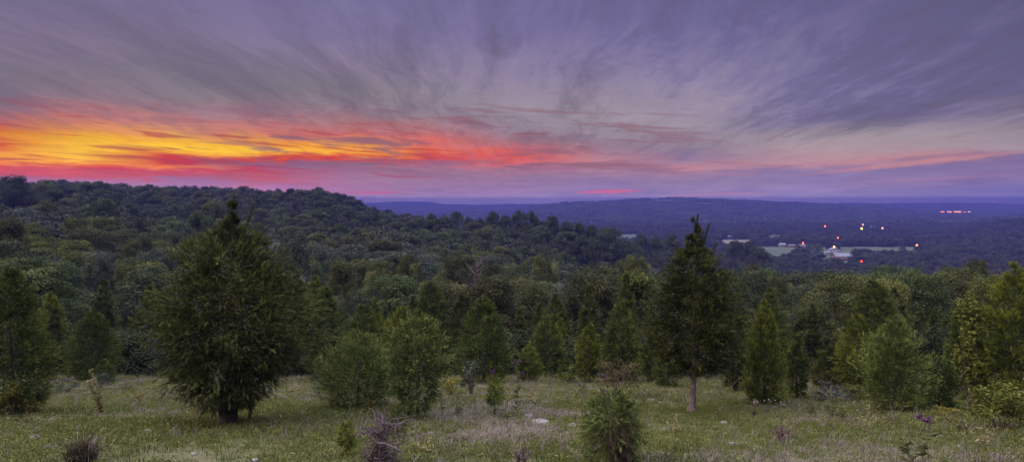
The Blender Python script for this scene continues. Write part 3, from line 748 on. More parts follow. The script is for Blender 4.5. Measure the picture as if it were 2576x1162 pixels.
# ------------------------------------------------------------------ ground
az = np.concatenate([np.radians(np.linspace(-180, -46, 60, endpoint=False)), np.radians(np.linspace(-46, 46, 420, endpoint=False)), np.radians(np.linspace(46, 180, 60))])
rr = np.concatenate([[.05], np.linspace(.6, 34, 110), np.geomspace(34.8, 6300, 260)])
A, B = np.meshgrid(az, rr); X = np.sin(A)*B; Y = np.cos(A)*B; Z = height(X, Y)
V = np.stack([X, Y, Z], -1).reshape(-1, 3); na = len(az); fc = []
ii, jj = np.meshgrid(np.arange(len(rr)-1), np.arange(na-1), indexing='ij'); ii = ii.ravel(); jj = jj.ravel()
FQ = np.stack([ii*na+jj, ii*na+jj+1, (ii+1)*na+jj+1, (ii+1)*na+jj], 1)[:, ::-1]
def ground_material():
    m, nt, out = nodemat('meadow_ground'); L = nt.links
    g = nt.nodes.new('ShaderNodeNewGeometry')
    def noise(s, det=6, rough=.6):
        n = nt.nodes.new('ShaderNodeTexNoise'); n.inputs['Scale'].default_value = s; n.inputs['Detail'].default_value = det; n.inputs['Roughness'].default_value = rough
        L.new(g.outputs['Position'], n.inputs[0]); return n.outputs[0]
    a = ramp(nt, [(.36, (.035,.034,.018,1)), (.46, (.075,.085,.03,1)), (.56, (.115,.11,.05,1)), (.66, (.20,.17,.12,1))], noise(2.2, 10, .72))
    b = ramp(nt, [(.42, (.075,.09,.03,1)), (.6, (.15,.135,.085,1))], noise(.35, 5))
    mx = nt.nodes.new('ShaderNodeMix'); mx.data_type = 'RGBA'; mx.inputs[0].default_value = .45; L.new(a, mx.inputs[6]); L.new(b, mx.inputs[7])
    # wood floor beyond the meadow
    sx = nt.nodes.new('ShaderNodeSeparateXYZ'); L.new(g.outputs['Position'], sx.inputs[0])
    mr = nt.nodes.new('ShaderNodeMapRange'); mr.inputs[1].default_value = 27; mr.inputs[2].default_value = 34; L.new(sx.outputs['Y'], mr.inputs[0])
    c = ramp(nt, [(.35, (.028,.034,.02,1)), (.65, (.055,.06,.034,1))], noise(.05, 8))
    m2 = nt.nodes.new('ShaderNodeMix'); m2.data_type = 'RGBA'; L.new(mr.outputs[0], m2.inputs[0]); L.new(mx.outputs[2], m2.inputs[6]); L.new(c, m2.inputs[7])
    p = nt.nodes.new('ShaderNodeBsdfPrincipled'); p.inputs['Roughness'].default_value = .95; p.inputs['Specular IOR Level'].default_value = .1
    L.new(m2.outputs[2], p.inputs['Base Color'])
    bp = nt.nodes.new('ShaderNodeBump'); bp.inputs['Distance'].default_value = .04; L.new(noise(9, 8, .7), bp.inputs['Height']); L.new(bp.outputs[0], p.inputs['Normal'])
    L.new(p.outputs[0], out.inputs[0]); return m
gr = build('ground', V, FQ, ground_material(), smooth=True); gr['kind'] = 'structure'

# ------------------------------------------------------------------ valley fields, road
def field(px0, px1, py0, py1, stops, jag=3):
    n = 26; mb = MB(); top = []; bot = []
    for k in range(n):
        px = px0+(px1-px0)*k/(n-1); e = min(1, min(k, n-1-k)/2.0)
        a = valley(px, py0+(1-e)*2+.6*vnoise(px/9, 1.5, 8)); b = valley(px, py1-(1-e)*3+.8*vnoise(px/9, 7.5, 8))
        top.append((a[0], a[1], FLAT+.12)); bot.append((b[0], b[1], FLAT+.12))
    V = bot+top; q = [(k, k+1, n+k+1, n+k) for k in range(n-1)]
    mb.add(V, q); m = surface('field_grass', stops, .035, stretch=(1, .3, 1))
    o = mb.out('field', m); o['kind'] = 'structure'; return o
gf = [(.3, (.03,.048,.024,1)), (.5, (.046,.066,.031,1)), (.7, (.066,.086,.04,1))]
tf = [(.3, (.09,.08,.055,1)), (.6, (.14,.12,.085,1))]
field(2100, 2312, 622, 640, gf); field(1886, 2078, 622, 650, gf); field(2036, 2150, 640.4, 676, gf); field(1522, 1606, 590, 612, gf)
field(1812, 1892, 603, 616, tf); field(1928, 1968, 592, 614, gf); field(1608, 1700, 589, 598, gf)
mb = MB(); pts = [valley(*p) for p in ROADPX]; V = []
for (x, y) in pts: V += [(x-2.4, y, FLAT+.16), (x+2.4, y, FLAT+.16)]
mb.add(V, [(2*k, 2*k+1, 2*k+3, 2*k+2) for k in range(len(pts)-1)])
ro = mb.out('road', surface('road_asphalt', [(.3, (.16,.155,.16,1)), (.7, (.22,.21,.22,1))], .5)); ro['kind'] = 'structure'

# ------------------------------------------------------------------ farm buildings
M_WALLW = surface('white_boards', [(.3, (.18,.18,.20,1)), (.7, (.25,.25,.28,1))], 1.2)
M_METAL = surface('metal_roofing', [(.3, (.11,.12,.15,1)), (.7, (.17,.18,.22,1))], .6, rough=.45, stretch=(1, 6, 1))
M_BRICKW = surface('brown_boards', [(.3, (.12,.07,.055,1)), (.7, (.2,.12,.10,1))], 1.5)
M_ROOFD = surface('dark_shingle', [(.3, (.10,.09,.10,1)), (.7, (.17,.15,.17,1))], 1.5)
M_GLASS = surface('window_dark', [(.3, (.02,.022,.03,1)), (.7, (.04,.042,.055,1))], 1, rough=.15, spec=.6)
M_LITW = glow('window_lit', (1, .62, .38, 1), 2.2)
M_POLE = surface('pole_wood', [(.3, (.09,.075,.065,1)), (.7, (.15,.13,.11,1))], 2)
def gable_house(px, py, w, dp, hw, hr, wall, roof, label, name, cat, rz=0, wins=3, axis='x', lit=False, porch=False, chimney=False, sizewin=(.9, 1.2)):
    x, y = valley(px, py); t = thing(name, label, cat, (x, y, FLAT)); t.rotation_euler.z = rz
    mb = MB(); mb.box(-w/2, w/2, -dp/2, dp/2, -.3, hw)
    if axis == 'x':
        for s in (-1, 1): mb.add([(s*w/2, -dp/2, hw), (s*w/2, dp/2, hw), (s*w/2, 0, hw+hr)], [(0, 1, 2)])
    else:
        for s in (-1, 1): mb.add([(-w/2, s*dp/2, hw), (w/2, s*dp/2, hw), (0, s*dp/2, hw+hr)], [(0, 1, 2)])
    mb.out('wall', wall, t)
    rb = MB(); e = .45; th = .16
    if axis == 'x':
        for s in (-1, 1):
            sl = hr/(dp/2); y1 = s*(dp/2+e); z1 = hw-e*sl
            rb.add([(-w/2-e, y1, z1+.02), (w/2+e, y1, z1+.02), (w/2+e, 0, hw+hr+.02), (-w/2-e, 0, hw+hr+.02), (-w/2-e, y1, z1+th), (w/2+e, y1, z1+th), (w/2+e, 0, hw+hr+th), (-w/2-e, 0, hw+hr+th)],
                   [(0, 1, 2, 3), (4, 7, 6, 5), (0, 4, 5, 1), (1, 5, 6, 2), (3, 2, 6, 7), (0, 3, 7, 4)])
    else:
        for s in (-1, 1):
            sl = hr/(w/2); x1 = s*(w/2+e); z1 = hw-e*sl
            rb.add([(x1, -dp/2-e, z1+.02), (x1, dp/2+e, z1+.02), (0, dp/2+e, hw+hr+.02), (0, -dp/2-e, hw+hr+.02), (x1, -dp/2-e, z1+th), (x1, dp/2+e, z1+th), (0, dp/2+e, hw+hr+th), (0, -dp/2-e, hw+hr+th)],
                   [(0, 1, 2, 3), (4, 7, 6, 5), (0, 4, 5, 1), (1, 5, 6, 2), (3, 2, 6, 7), (0, 3, 7, 4)])
    ro = rb.out('roof', roof, t)
    if chimney:
        cb = MB(); cb.box(w*.2, w*.2+.9, -.4, .5, hw, hw+hr+1.1); cb.out('chimney', M_BRICKW, ro)
    floors = [1.5] if hw < 4.4 else [1.5, 4.3]
    for fz in floors:
        for k in range(wins):
            cx_ = -w/2+w*(k+.5)/wins
            if fz < 2 and k == wins//2:
                d = MB(); d.box(cx_-.5, cx_+.5, -dp/2-.06, -dp/2+.02, 0, 2.05); d.out('door', M_BRICKW, t); continue
            q = MB(); q.box(cx_-sizewin[0]/2, cx_+sizewin[0]/2, -dp/2-.05, -dp/2+.02, fz-.45, fz-.45+sizewin[1]); q.out('window', M_LITW if lit else M_GLASS, t)
    if porch:
        q = MB(); q.box(-w/2-.2, w/2+.2, -dp/2-2.2, -dp/2-.07, 2.6, 2.75)
        for k in range(5): q.box(-w/2+k*(w-.2)/4, -w/2+k*(w-.2)/4+.18, -dp/2-2.15, -dp/2-1.97, 0, 2.6)
        q.out('porch', wall, t)
    return t
gable_house(2098, 640.5, 12.5, 9, 5.8, 2.6, M_WALLW, M_METAL, 'two-storey white farmhouse in the valley below the bright orange lamp', 'farmhouse', 'house', wins=4, axis='y', porch=True, chimney=True)
gable_house(2081, 641.5, 7, 6, 3.2, 1.4, M_WALLW, M_METAL, 'low white outbuilding joined to the left of the farmhouse', 'outbuilding', 'building', wins=2)
gable_house(2126, 655, 25, 11, 4.4, 3.6, M_BRICKW, M_METAL, 'long barn with a pale metal roof in front of the farmhouse', 'barn', 'barn', wins=5, sizewin=(1.2, 1))
gable_house(2088, 664, 6, 5, 3.0, 1.6, M_BRICKW, M_METAL, 'small shed standing left of the long barn', 'shed', 'shed', wins=1, axis='y')
gable_house(2084, 678, 5.4, 5, 3.0, 1.4, M_WALLW, M_METAL, 'tiny white shed nearest the wood below the barn', 'shed', 'shed', wins=1)
gable_house(1972, 620.5, 14, 8, 3.2, 2.0, M_WALLW, M_METAL, 'long low white house beside the left valley field', 'house', 'house', wins=5)
gable_house(1992, 622, 9, 6, 2.6, 1.2, M_BRICKW, M_ROOFD, 'brown shed right of the long low white house', 'shed', 'shed', wins=2)
gable_house(2020, 624, 13, 8, 3.0, 2.2, M_BRICKW, M_ROOFD, 'brown farmhouse under the red yard lamp', 'house', 'house', wins=4)
gable_house(1976, 660, 26, 9, 3.2, 1.6, M_WALLW, M_ROOFD, 'long building with a row of lit windows behind the treetops', 'lodge', 'building', wins=9, lit=True, sizewin=(1.7, 1.3))
FARB = [(1530, 564, 16, 'white farmhouse in the hazy valley left of the bare trunked cedar top'), (1640, 566, 12, 'pale house in the hazy valley above the first field'),
 (1522, 598, 12, 'pale house at the left end of the first valley field'), (1832, 602, 14, 'white shed on the tan field'), (1850, 601, 12, 'white van-sized hut on the tan field'),
 (1928, 590, 14, 'white house by the small upper field'), (2019, 566, 14, 'pale round-ended store in the hazy middle valley'), (2160, 578, 18, 'long pale roof in the hazy middle valley'),
 (2255, 577, 18, 'pale warehouse right of the yellow valley light'), (1727, 572, 10, 'tiny white house right of the hazy valley farmhouse'), (2195, 577, 14, 'pale house by the pink valley light'), (1940, 560, 14, 'faint white house at the foot of the ridge')]
for px, py, w, lab in FARB:
    gable_house(px, py, w, w*.55, 4.2, 3.0, M_WALLW, M_METAL, lab, 'far_house', 'house', wins=3)

# lamps of the valley: pole with arm and lit head
def lamp(px, py, ground_z, hgt, head, col, st, label, dist=None, power=0):
    d = dist if dist else (ground_z+hgt)*F/(HY-py)
    x = (px-CX)/F*d; z = (HY-py)/F*d; gz = hz(x, d)
    t = thing('yard_lamp', label, 'lamp', (x, d, gz), 'electric lights across the valley')
    h = z-gz
    q = MB(); q.tube([(0, 0, -.3), (0, 0, h+.6)], [.16, .11], 6); q.out('pole', M_POLE, t)
    q = MB(); q.tube([(0, 0, h+.3), (0, -.9, h+.45)], [.06, .06], 5); q.out('arm', M_POLE, t)
    r = head; q = MB(); n = 8; V = [(0, -1.2, h-r)]
    for k in range(1, 5):
        for j in range(n): V.append((r*sin(k*pi/5)*cos(j*2*pi/n), -1.2+r*sin(k*pi/5)*sin(j*2*pi/n), h-r*cos(k*pi/5)))
    V.append((0, -1.2, h+r)); f = [(0, 1+(j+1) % n, 1+j) for j in range(n)]+[(len(V)-1, 1+3*n+j, 1+3*n+(j+1) % n) for j in range(n)]
    g = [(1+k*n+j, 1+k*n+(j+1) % n, 1+(k+1)*n+(j+1) % n, 1+(k+1)*n+j) for k in range(3) for j in range(n)]
    q.add(V, f); q.add(V, g); q.out('lamp_head', glow('lamp_glow', col, st), t, True)
    if power:
        l = bpy.data.lights.new('lamp_light', 'POINT'); l.energy = power; l.color = col[:3]; l.shadow_soft_size = .5
        o = bpy.data.objects.new('lamp_light', l); COL.objects.link(o); o.parent = t; o.location = (0, -1.2, h-r-.6)
RO = (1, .07, .02, 1); OR = (1, .25, .04, 1); PK = (1, .18, .12, 1); YL = (1, .75, .12, 1)
lamp(2097, 621, FLAT, 9, 1.0, OR, 24, 'bright orange lamp on a pole behind the farmhouse')
lamp(2165, 657, FLAT, 9, .85, (1, .06, .012, 1), 18, 'brightest red-orange lamp right of the long barn')
lamp(2112, 642, FLAT, 4, .5, OR, 18, 'small orange porch lamp between farmhouse and barn', dist=778)
lamp(2019, 611, FLAT, 9, .8, RO, 22, 'red lamp above the brown farmhouse')
lamp(2107, 598, FLAT, 12, .8, RO, 22, 'small red lamp up the valley from the farmhouse')
lamp(2305, 616.5, FLAT, 12, .9, RO, 26, 'red lamp at the right end of the long field')
lamp(2075, 569, FLAT, 13, 1.3, RO, 22, 'red lamp in the hazy valley left of the yellow light')
lamp(2167, 575, FLAT, 13, 1.2, YL, 20, 'yellow-white light in the hazy middle valley')
lamp(2170, 565, FLAT, 14, 1.2, PK, 14, 'pink light just above the yellow one')
lamp(2219, 574, FLAT, 14, 1.2, PK, 14, 'pink light by the far warehouse')
lamp(1756, 594, FLAT, 14, .9, RO, 40, 'red light seen beside the top of the bare trunked cedar')
lamp(2113, 541, 0, 12, 1.8, PK, 10, 'faint red light on the side of the far ridge', dist=2650)
lamp(2343, 556, FLAT, 14, 1.6, PK, 8, 'faint pink light below the stadium lights', dist=2050)
lamp(2500, 507, 0, 12, 2.2, PK, 9, 'faint pink mast light on the far right ridge', dist=4950)
def bank(px, py, wpx, label, st, col):
    d = 3040.0; x = (px-CX)/F*d; z = (HY-py)/F*d; gz = hz(x, d); w = wpx/F*d; h = z-gz
    t = thing('floodlight_mast', label, 'floodlight', (x, d, gz), 'stadium floodlights far across the valley')
    q = MB(); q.tube([(-w*.3, 0, -1), (-w*.3, 0, h)], .4, 6); q.tube([(w*.3, 0, -1), (w*.3, 0, h)], .4, 6); q.out('mast', M_POLE, t)
    q = MB(); q.box(-w/2, w/2, -.3, .3, h-1.6, h+2.2); q.out('rack', M_POLE, t)
    q = MB(); n = max(2, int(w/3.4))
    for k in range(n):
        for zz in (-1.0, .9):
            c = -w/2+w*(k+.5)/n; q.box(c-1.1, c+1.1, -.55, -.32, h+zz-.2, h+zz+1.1)
    q.out('lamps', glow('floodlight_glow', col, st), t)
bank(2371, 533, 10, 'leftmost floodlight bank of the far stadium', 8, (1, .24, .04, 1))
bank(2388, 533, 12, 'second floodlight bank from the left at the far stadium', 10, (1, .28, .05, 1))
bank(2409, 533, 18, 'widest and brightest floodlight bank of the far stadium', 12, (1, .28, .05, 1))
bank(2427, 533.5, 6, 'small dim floodlight bank right of the widest one', 6, (1, .25, .06, 1))
bank(2438, 533, 6, 'rightmost small yellow floodlight bank of the far stadium', 8, (1, .5, .08, 1))
# solitary valley trees on the field
def lone(px, py, H, wd, label):
    x, y = valley(px, py); h0, r0, cr, tr = PROTO_MID[int(rs.randint(len(PROTO_MID)))]
    t = thing('field_tree', label, 'tree', (x, y, FLAT)); t.scale = (H/h0*wd, H/h0*wd, H/h0)
    for src, nm in ((cr, 'crown'), (tr, 'trunk')):
        c = src.copy(); c.name = nm; COL.objects.link(c); c.parent = t
        if nm == 'crown': c.material_slots[0].link = 'OBJECT'; c.material_slots[0].material = M_LEAF['mid green']
lone(2271, 644, 13, .62, 'narrow upright tree standing on the long valley field')
lone(2306, 647, 12, 1.2, 'open spreading tree at the right end of the long valley field')
lone(2054, 648, 16, 1.3, 'big round tree left of the white farmhouse')
lone(2153, 641, 8, 1.1, 'round tree behind the long barn')
lone(2010, 636, 10, 1.2, 'round bush-like tree on the left valley field')
lone(2035, 632, 11, 1.1, 'tree between the brown farmhouse and the white farmhouse')
lone(2186, 655, 11, 1.3, 'spreading tree right of the brightest red-orange lamp')
lone(2222, 658, 10, 1.3, 'low wide tree below the long valley field')

# ------------------------------------------------------------------ grass
def tuft(seed, n, h, r, w, bend, lean=.5):
    r_ = np.random.RandomState(seed); V = []; Fc = []; tt = []
    for k in range(n):
        a = r_.rand()*6.28; q = r*r_.rand()**.5; b = np.array([cos(a)*q, sin(a)*q, 0]); a2 = r_.rand()*6.28
        hh = h*r_.uniform(.45, 1.1); ln = hh*lean*r_.uniform(.2, 1.2); d = np.array([cos(a2), sin(a2), 0]); s = np.array([-sin(a2+.8), cos(a2+.8), 0])*w/2
        m_ = b+d*ln*.35+[0, 0, hh*.6]; t_ = b+d*ln+[0, 0, hh*(1-bend*r_.rand())]
        i = len(V); V += [b-s, b+s, m_+s*.8, m_-s*.8, t_]; Fc += [(i, i+1, i+2), (i, i+2, i+3), (i+3, i+2, i+4)]; t0 = r_.normal()*.16
        tt += [t0+.3, t0+.3, t0+.5, t0+.5, t0+.65]
    return np.array(V), np.array(Fc), np.clip(tt, 0, 1)
def tuft_obj(mat, *a):
    V, Fc, tt = tuft(*a); return build('tuft', V, Fc, mat, 'nolink', tt)
def turf_leaves(seed, n, h, r, sz, mat):
    r_ = np.random.RandomState(seed); mb = MB()
    O = np.stack([r_.normal(size=n)*r*.6, r_.normal(size=n)*r*.6, h*r_.rand(n)], 1)
    mb.stamp(*LEAFT, O, frames_n(r_.normal(size=(n, 3))*.5+[0, 0, .7], r_), sz*(.6+.8*r_.rand(n)), .5+.2*r_.normal(size=n)); return mb.out('tuft', mat, 'nolink')
src = [tuft_obj(M_GRASS, 1, 46, .075, .16, .009, .4), tuft_obj(M_GRASS, 2, 44, .06, .18, .009, .5), turf_leaves(3, 90, .05, .17, .024, M_GRASS), turf_leaves(4, 80, .07, .15, .022, M_GRASS),
       tuft_obj(M_GRASS, 5, 40, .11, .13, .009, .4), tuft_obj(M_DRY, 6, 26, .09, .17, .007, .5, 1.3), tuft_obj(M_DRY, 7, 22, .12, .14, .007, .5, 1.0)]
NP = 62000
yy = rs.uniform(0, 1, NP)**.72*24.5+6.0; xx = rs.uniform(-1, 1, NP)*(yy*.80+1.0); hh = height(xx, yy)
dn = vnoise(xx/1.3, yy/1.3, 71)*.6+vnoise(xx/4.2, yy/4.2, 72)*.6+rs.normal(size=NP)*.35
ix = np.where(dn > .46, rs.randint(5, 7, NP), rs.randint(0, 5, NP))
keep = dn > -.62
sc_ = (.6+.7*rs.rand(NP))*(1+.35*vnoise(xx/2.1, yy/2.1, 74))
Pn = np.stack([xx, yy, hh-.005], 1)[keep]
gs = gn_scatter('grass', Pn, np.repeat(sc_[keep, None], 3, 1), np.stack([rs.normal(size=NP)*.1, rs.normal(size=NP)*.1-.1, rs.rand(NP)*6.28], 1)[keep], ix[keep], src)
gs['label'] = 'short green pasture grass and clover covering the meadow'
# taller dry stems
src = [tuft_obj(M_DRY, 11, 9, .34, .10, .009, .25, .5), tuft_obj(M_DRY, 12, 7, .46, .08, .010, .2, .35), tuft_obj(M_DRY, 13, 12, .26, .16, .006, .3, .9), tuft_obj(M_DRY, 14, 6, .30, .22, .011, .7, 1.6),
       tuft_obj(M_GRASS, 15, 12, .30, .12, .008, .3, .6)]
NP = 11000
yy = np.where(rs.rand(NP) < .5, rs.uniform(17, 30, NP), rs.uniform(7, 30, NP)); xx = rs.uniform(-1, 1, NP)*(yy*.80+1)
dn = 1.2*vnoise(xx/2.2, yy/2.2, 81)+.7*vnoise(xx/.7, yy/.7, 82)+rs.normal(size=NP)*.25+np.clip((yy-19)/8, 0, 1)*.4+np.clip((xx-4)/8, 0, .5)
keep = dn > .28
Pn = np.stack([xx, yy, height(xx, yy)-.01], 1)[keep]; s = (.42+.5*rs.rand(NP))[keep]
ds = gn_scatter('dry_grass', Pn, np.stack([s, s, s], 1), np.stack([rs.normal(size=NP)*.08, rs.normal(size=NP)*.08, rs.rand(NP)*6.28], 1)[keep], rs.randint(0, 5, NP)[keep], src)
ds['label'] = 'pale dry grass stems standing over the turf'

# ------------------------------------------------------------------ weeds, shrubs, stones
def leafcloud(mb, C, rad, n, leaf, rs_, t0=.5, up=.4, m=0):
    D = unit(rs_.normal(size=(n, 3))); O = C+D*rad*rs_.rand(n, 1)**.5
    mb.stamp(*LEAFT, O, frames_n(D*.6+rs_.normal(size=(n, 3))*.5+[0, 0, up], rs_), leaf*(.6+.8*rs_.rand(n)), t0+.18*rs_.normal(size=n), m)
def shrub(px, by, ty, hw, label, mat, name='shrub', leaf=.045, n=900, stems=9, lobes=14, openness=.7, seed=1, cat='shrub', stemmat=None, dx=0):
    r_ = np.random.RandomState(seed); x, y, z = ground(px, by); s = y/F; H = (by-ty)*s; W = hw*s
    t = thing(name, label, cat, (x, y, z)); sb = MB(); lb = MB()
    for k in range(lobes):
        a = r_.rand()*6.28; q = r_.rand()**.6; zz = H*(.3+.68*r_.rand()); w = W*(.55+.45*sin(min(1, zz/H)*pi*.8+.3))
        c = np.array([cos(a)*q*w*.85+dx*s*zz/H, sin(a)*q*w*.85, zz])
        leafcloud(lb, c, np.array([W*.36, W*.36, H*.14]), n//lobes, leaf, r_, .45+.15*r_.normal())
        if k < stems+6:
            m_ = c*[.45, .45, .5]+r_.normal(size=3)*.03*H
            sb.tube([(r_.normal()*.02, r_.normal()*.02, -.03), m_, c], [.011, .008, .003], 4)
    sb.out('stems', stemmat or M_TWIG, t); lb.out('leaves', mat, t)
    return t
shrub(30, 1052, 976, 50, 'yellow leaved shrub at the foot of the left edge cedar', M_SHRUB_Y, n=1100, leaf=.05, seed=2)
shrub(1556, 1002, 900, 62, 'rusty brown leaved shrub left of the bare trunked cedar', M_SHRUB_B, n=1700, leaf=.045, lobes=26, seed=3, stems=16)
shrub(1426, 966, 919, 34, 'yellow-green shrub at the far edge of mid meadow', M_SHRUB_YG, n=900, leaf=.06, seed=4)
shrub(2444, 1040, 768, 42, 'tall round leaved yellow-green sapling before the right cedars', M_SHRUB_YG, name='sapling', cat='sapling', n=2100, leaf=.075, lobes=36, seed=5, stems=14)
shrub(2520, 1088, 968, 70, 'yellow-green bush under the right edge cedar', M_SHRUB_YG, n=2200, leaf=.055, lobes=26, seed=6)
shrub(2384, 1052, 1022, 32, 'low golden shrub left of the yellow-green bush', M_SHRUB_Y, n=800, leaf=.04, seed=7)
shrub(1186, 996, 912, 28, 'grey-green open shrub below the egg-shaped cedar', M_SHRUB_G, n=600, leaf=.06, seed=8, lobes=16)
shrub(2078, 1010, 965, 60, 'grey-green weedy shrub in shade left of the layered cedar', M_SHRUB_G, n=900, leaf=.05, seed=9)
shrub(1138, 1000, 950, 26, 'yellowing shrub right of the drooping light cedar', M_SHRUB_Y, n=600, leaf=.045, seed=10)
shrub(250, 985, 938, 34, 'dull purple-grey bramble below the small rounded cedar', M_SHRUB_G, n=500, leaf=.04, seed=11)
shrub(160, 992, 955, 40, 'dusky bramble right of the left edge cedar', M_SHRUB_G, n=600, leaf=.045, seed=12)
shrub(940, 1035, 1006, 22, 'yellow leaved vine at the top of the dead twig tangle', M_SHRUB_Y, name='vine', cat='vine', n=260, leaf=.04, seed=13, lobes=8)
shrub(352, 1016, 985, 15, 'small golden seedling on the meadow left of the largest cedar', M_SHRUB_Y, name='seedling', cat='seedling', n=160, leaf=.035, seed=14, lobes=6)
shrub(2160, 1010, 975, 40, 'low green weeds at the foot of the layered cedar', M_SHRUB_YG, n=700, leaf=.05, seed=15)
shrub(1010, 1000, 955, 24, 'dark leaved shrub between the low wide cedar and the drooping cedar', M_SHRUB_G, n=500, leaf=.05, seed=16)
shrub(1090, 985, 960, 30, 'low shrub behind the drooping light cedar', M_SHRUB_YG, n=400, leaf=.05, seed=17)
shrub(628, 1066, 1012, 9, 'rust red vine clinging beside the largest cedar trunk', M_RUST, name='vine', cat='vine', n=200, leaf=.03, seed=18, lobes=9)
shrub(500, 1046, 1008, 34, 'thin rusty leaved branches low left of the largest cedar trunk', M_RUST, name='briar', cat='briar', n=160, leaf=.03, seed=19, lobes=12)

LEAFL = (np.array([(0, 0, 0), (.13, .4, .02), (0, 1, -.12), (-.13, .4, .02)], float), np.array([(0, 1, 2), (0, 2, 3)]), np.array([-.1, 0, .1, 0.]))
def weed(px, by, ty, label, mat=None, flower=None, stems=1, leaf=.11, nleaf=34, lean=0, spread=.12, name='weed', cat='weed', seed=1, stemmat=None, fl=26, stemr=.006, bare=0.15, fr=.05):
    r_ = np.random.RandomState(seed); x, y, z = ground(px, by); s = y/F; H = (by-ty)*s
    t = thing(name, label, cat, (x, y, z)); sb = MB(); lb = MB(); fb = MB()
    for k in range(stems):
        a = r_.rand()*6.28; h = H*(1 if k == 0 else r_.uniform(.6, .95)); tipx = lean*s+cos(a)*spread*(k > 0); tipy = sin(a)*spread*(k > 0)
        q = np.linspace(0, 1, 7); Pn = np.stack([tipx*q**1.6+.01*np.sin(q*9+a), tipy*q**1.4, h*q-.02], 1); sb.tube(Pn, stemr*(1-.6*q), 4)
        u = bare+(1-bare)*r_.rand(nleaf)**.9; O = np.stack([np.interp(u, q, Pn[:, i]) for i in range(3)], 1)
        al = r_.rand(nleaf)*6.28; D = np.stack([np.cos(al), np.sin(al), .35+.3*r_.normal(size=nleaf)], 1)
        if nleaf: lb.stamp(*LEAFL, O, frames(D, r_), leaf*(.6+.7*r_.rand(nleaf))*(1.1-.5*u), .5+.18*r_.normal(size=nleaf))
        if flower:
            for j in range(6):
                c = Pn[-1]+r_.normal(size=3)*[fr, fr, .015]
                sb.tube([Pn[-2], c], [stemr*.5, stemr*.3], 3); leafcloud(fb, c, .026, fl, .024, r_, .5)
    sb.out('stem', stemmat or M_TWIG, t)
    if nleaf: lb.out('leaves', mat or M_WEED, t)
    if flower: fb.out('flower', flower, t)
    return t
weed(1300, 1038, 908, 'tall ironweed with purple flowers beside the cedar seedling', flower=M_PURPLE, stems=2, seed=21, nleaf=40, leaf=.14)
weed(1243, 1046, 932, 'purple flowered ironweed rising over the cedar seedling', flower=M_PURPLE, seed=22, nleaf=18, bare=.6)
weed(1512, 1060, 942, 'purple flowered ironweed above the nearest cedar bush', flower=M_PURPLE, seed=23, leaf=.14, stems=2)
weed(2335, 1190, 1052, 'large ironweed with a flat purple head near the bottom right', flower=M_PURPLE, seed=24, leaf=.2, nleaf=30, fr=.07, fl=46)
weed(2288, 1180, 1082, 'leafy ironweed stem left of the large flat headed ironweed', seed=25, leaf=.16, nleaf=26, stems=2)
weed(2088, 1050, 975, 'slender green weed with faint purple buds on the right meadow', seed=26, stems=4, nleaf=34, flower=M_PURPLE, fl=5, spread=.3)
weed(2120, 1062, 968, 'tall thin weeds left of the wide right cedar', seed=27, stems=4, nleaf=30, spread=.3)
weed(2250, 1075, 1010, 'pinkish seeding weed in front of the wide right cedar', seed=28, stems=5, nleaf=20, mat=M_SHRUB_B, spread=.35, leaf=.07)
weed(255, 1048, 928, 'pale feathery weed leaning left on the left meadow', mat=M_WEEDPALE, seed=29, lean=-30, nleaf=130, leaf=.10, stems=5, spread=.16, stemmat=M_WEEDPALE, stemr=.003)
weed(1112, 1086, 950, 'dark stemmed leafy sapling right of the drooping light cedar', seed=30, stems=2, nleaf=36, leaf=.13, bare=.5, stemr=.012)
weed(1128, 1080, 1010, 'short companion stem right of the dark stemmed sapling', seed=31, nleaf=14, leaf=.08, bare=.5)
weed(1196, 1066, 985, 'forked twiggy sapling with few leaves at mid meadow', seed=32, stems=3, nleaf=8, leaf=.08, bare=.5, spread=.22, stemr=.010)
weed(1800, 1060, 985, 'thin green weed right of the bare pale trunk', seed=33, nleaf=26, leaf=.12, lean=-14, stemr=.005)
weed(1935, 1040, 1004, 'dry weed with white seed heads below the pointed cedar', seed=34, stems=5, nleaf=0, flower=M_WHITEFL, fl=4, spread=.3, stemmat=M_TWIG)
weed(1965, 1112, 1040, 'dark dead weed with bent stems on the right meadow', seed=35, stems=6, nleaf=5, mat=M_RUST, spread=.5, stemmat=M_TWIG, leaf=.07)
weed(1050, 978, 925, 'grey weed between the two middle cedars', seed=36, stems=3, nleaf=24, mat=M_SHRUB_G, spread=.15)
weed(800, 1000, 938, 'purple-grey weed left of the low wide cedar', seed=37, stems=4, nleaf=20, mat=M_SHRUB_G, spread=.3, flower=M_PURPLE, fl=3)
weed(640, 1004, 930, 'small leafy weed at the right skirt of the largest cedar', seed=38, stems=3, nleaf=22, spread=.3)
weed(2220, 1030, 985, 'green weed at the left foot of the wide right cedar', seed=39, stems=4, nleaf=26, spread=.3)
weed(1820, 1000, 940, 'green weeds in shade right of the pale trunk', seed=40, stems=5, nleaf=24, spread=.5)
weed(318, 985, 948, 'spindly grey weed between the bramble and the largest cedar', seed=41, stems=4, nleaf=20, mat=M_SHRUB_G, spread=.3)

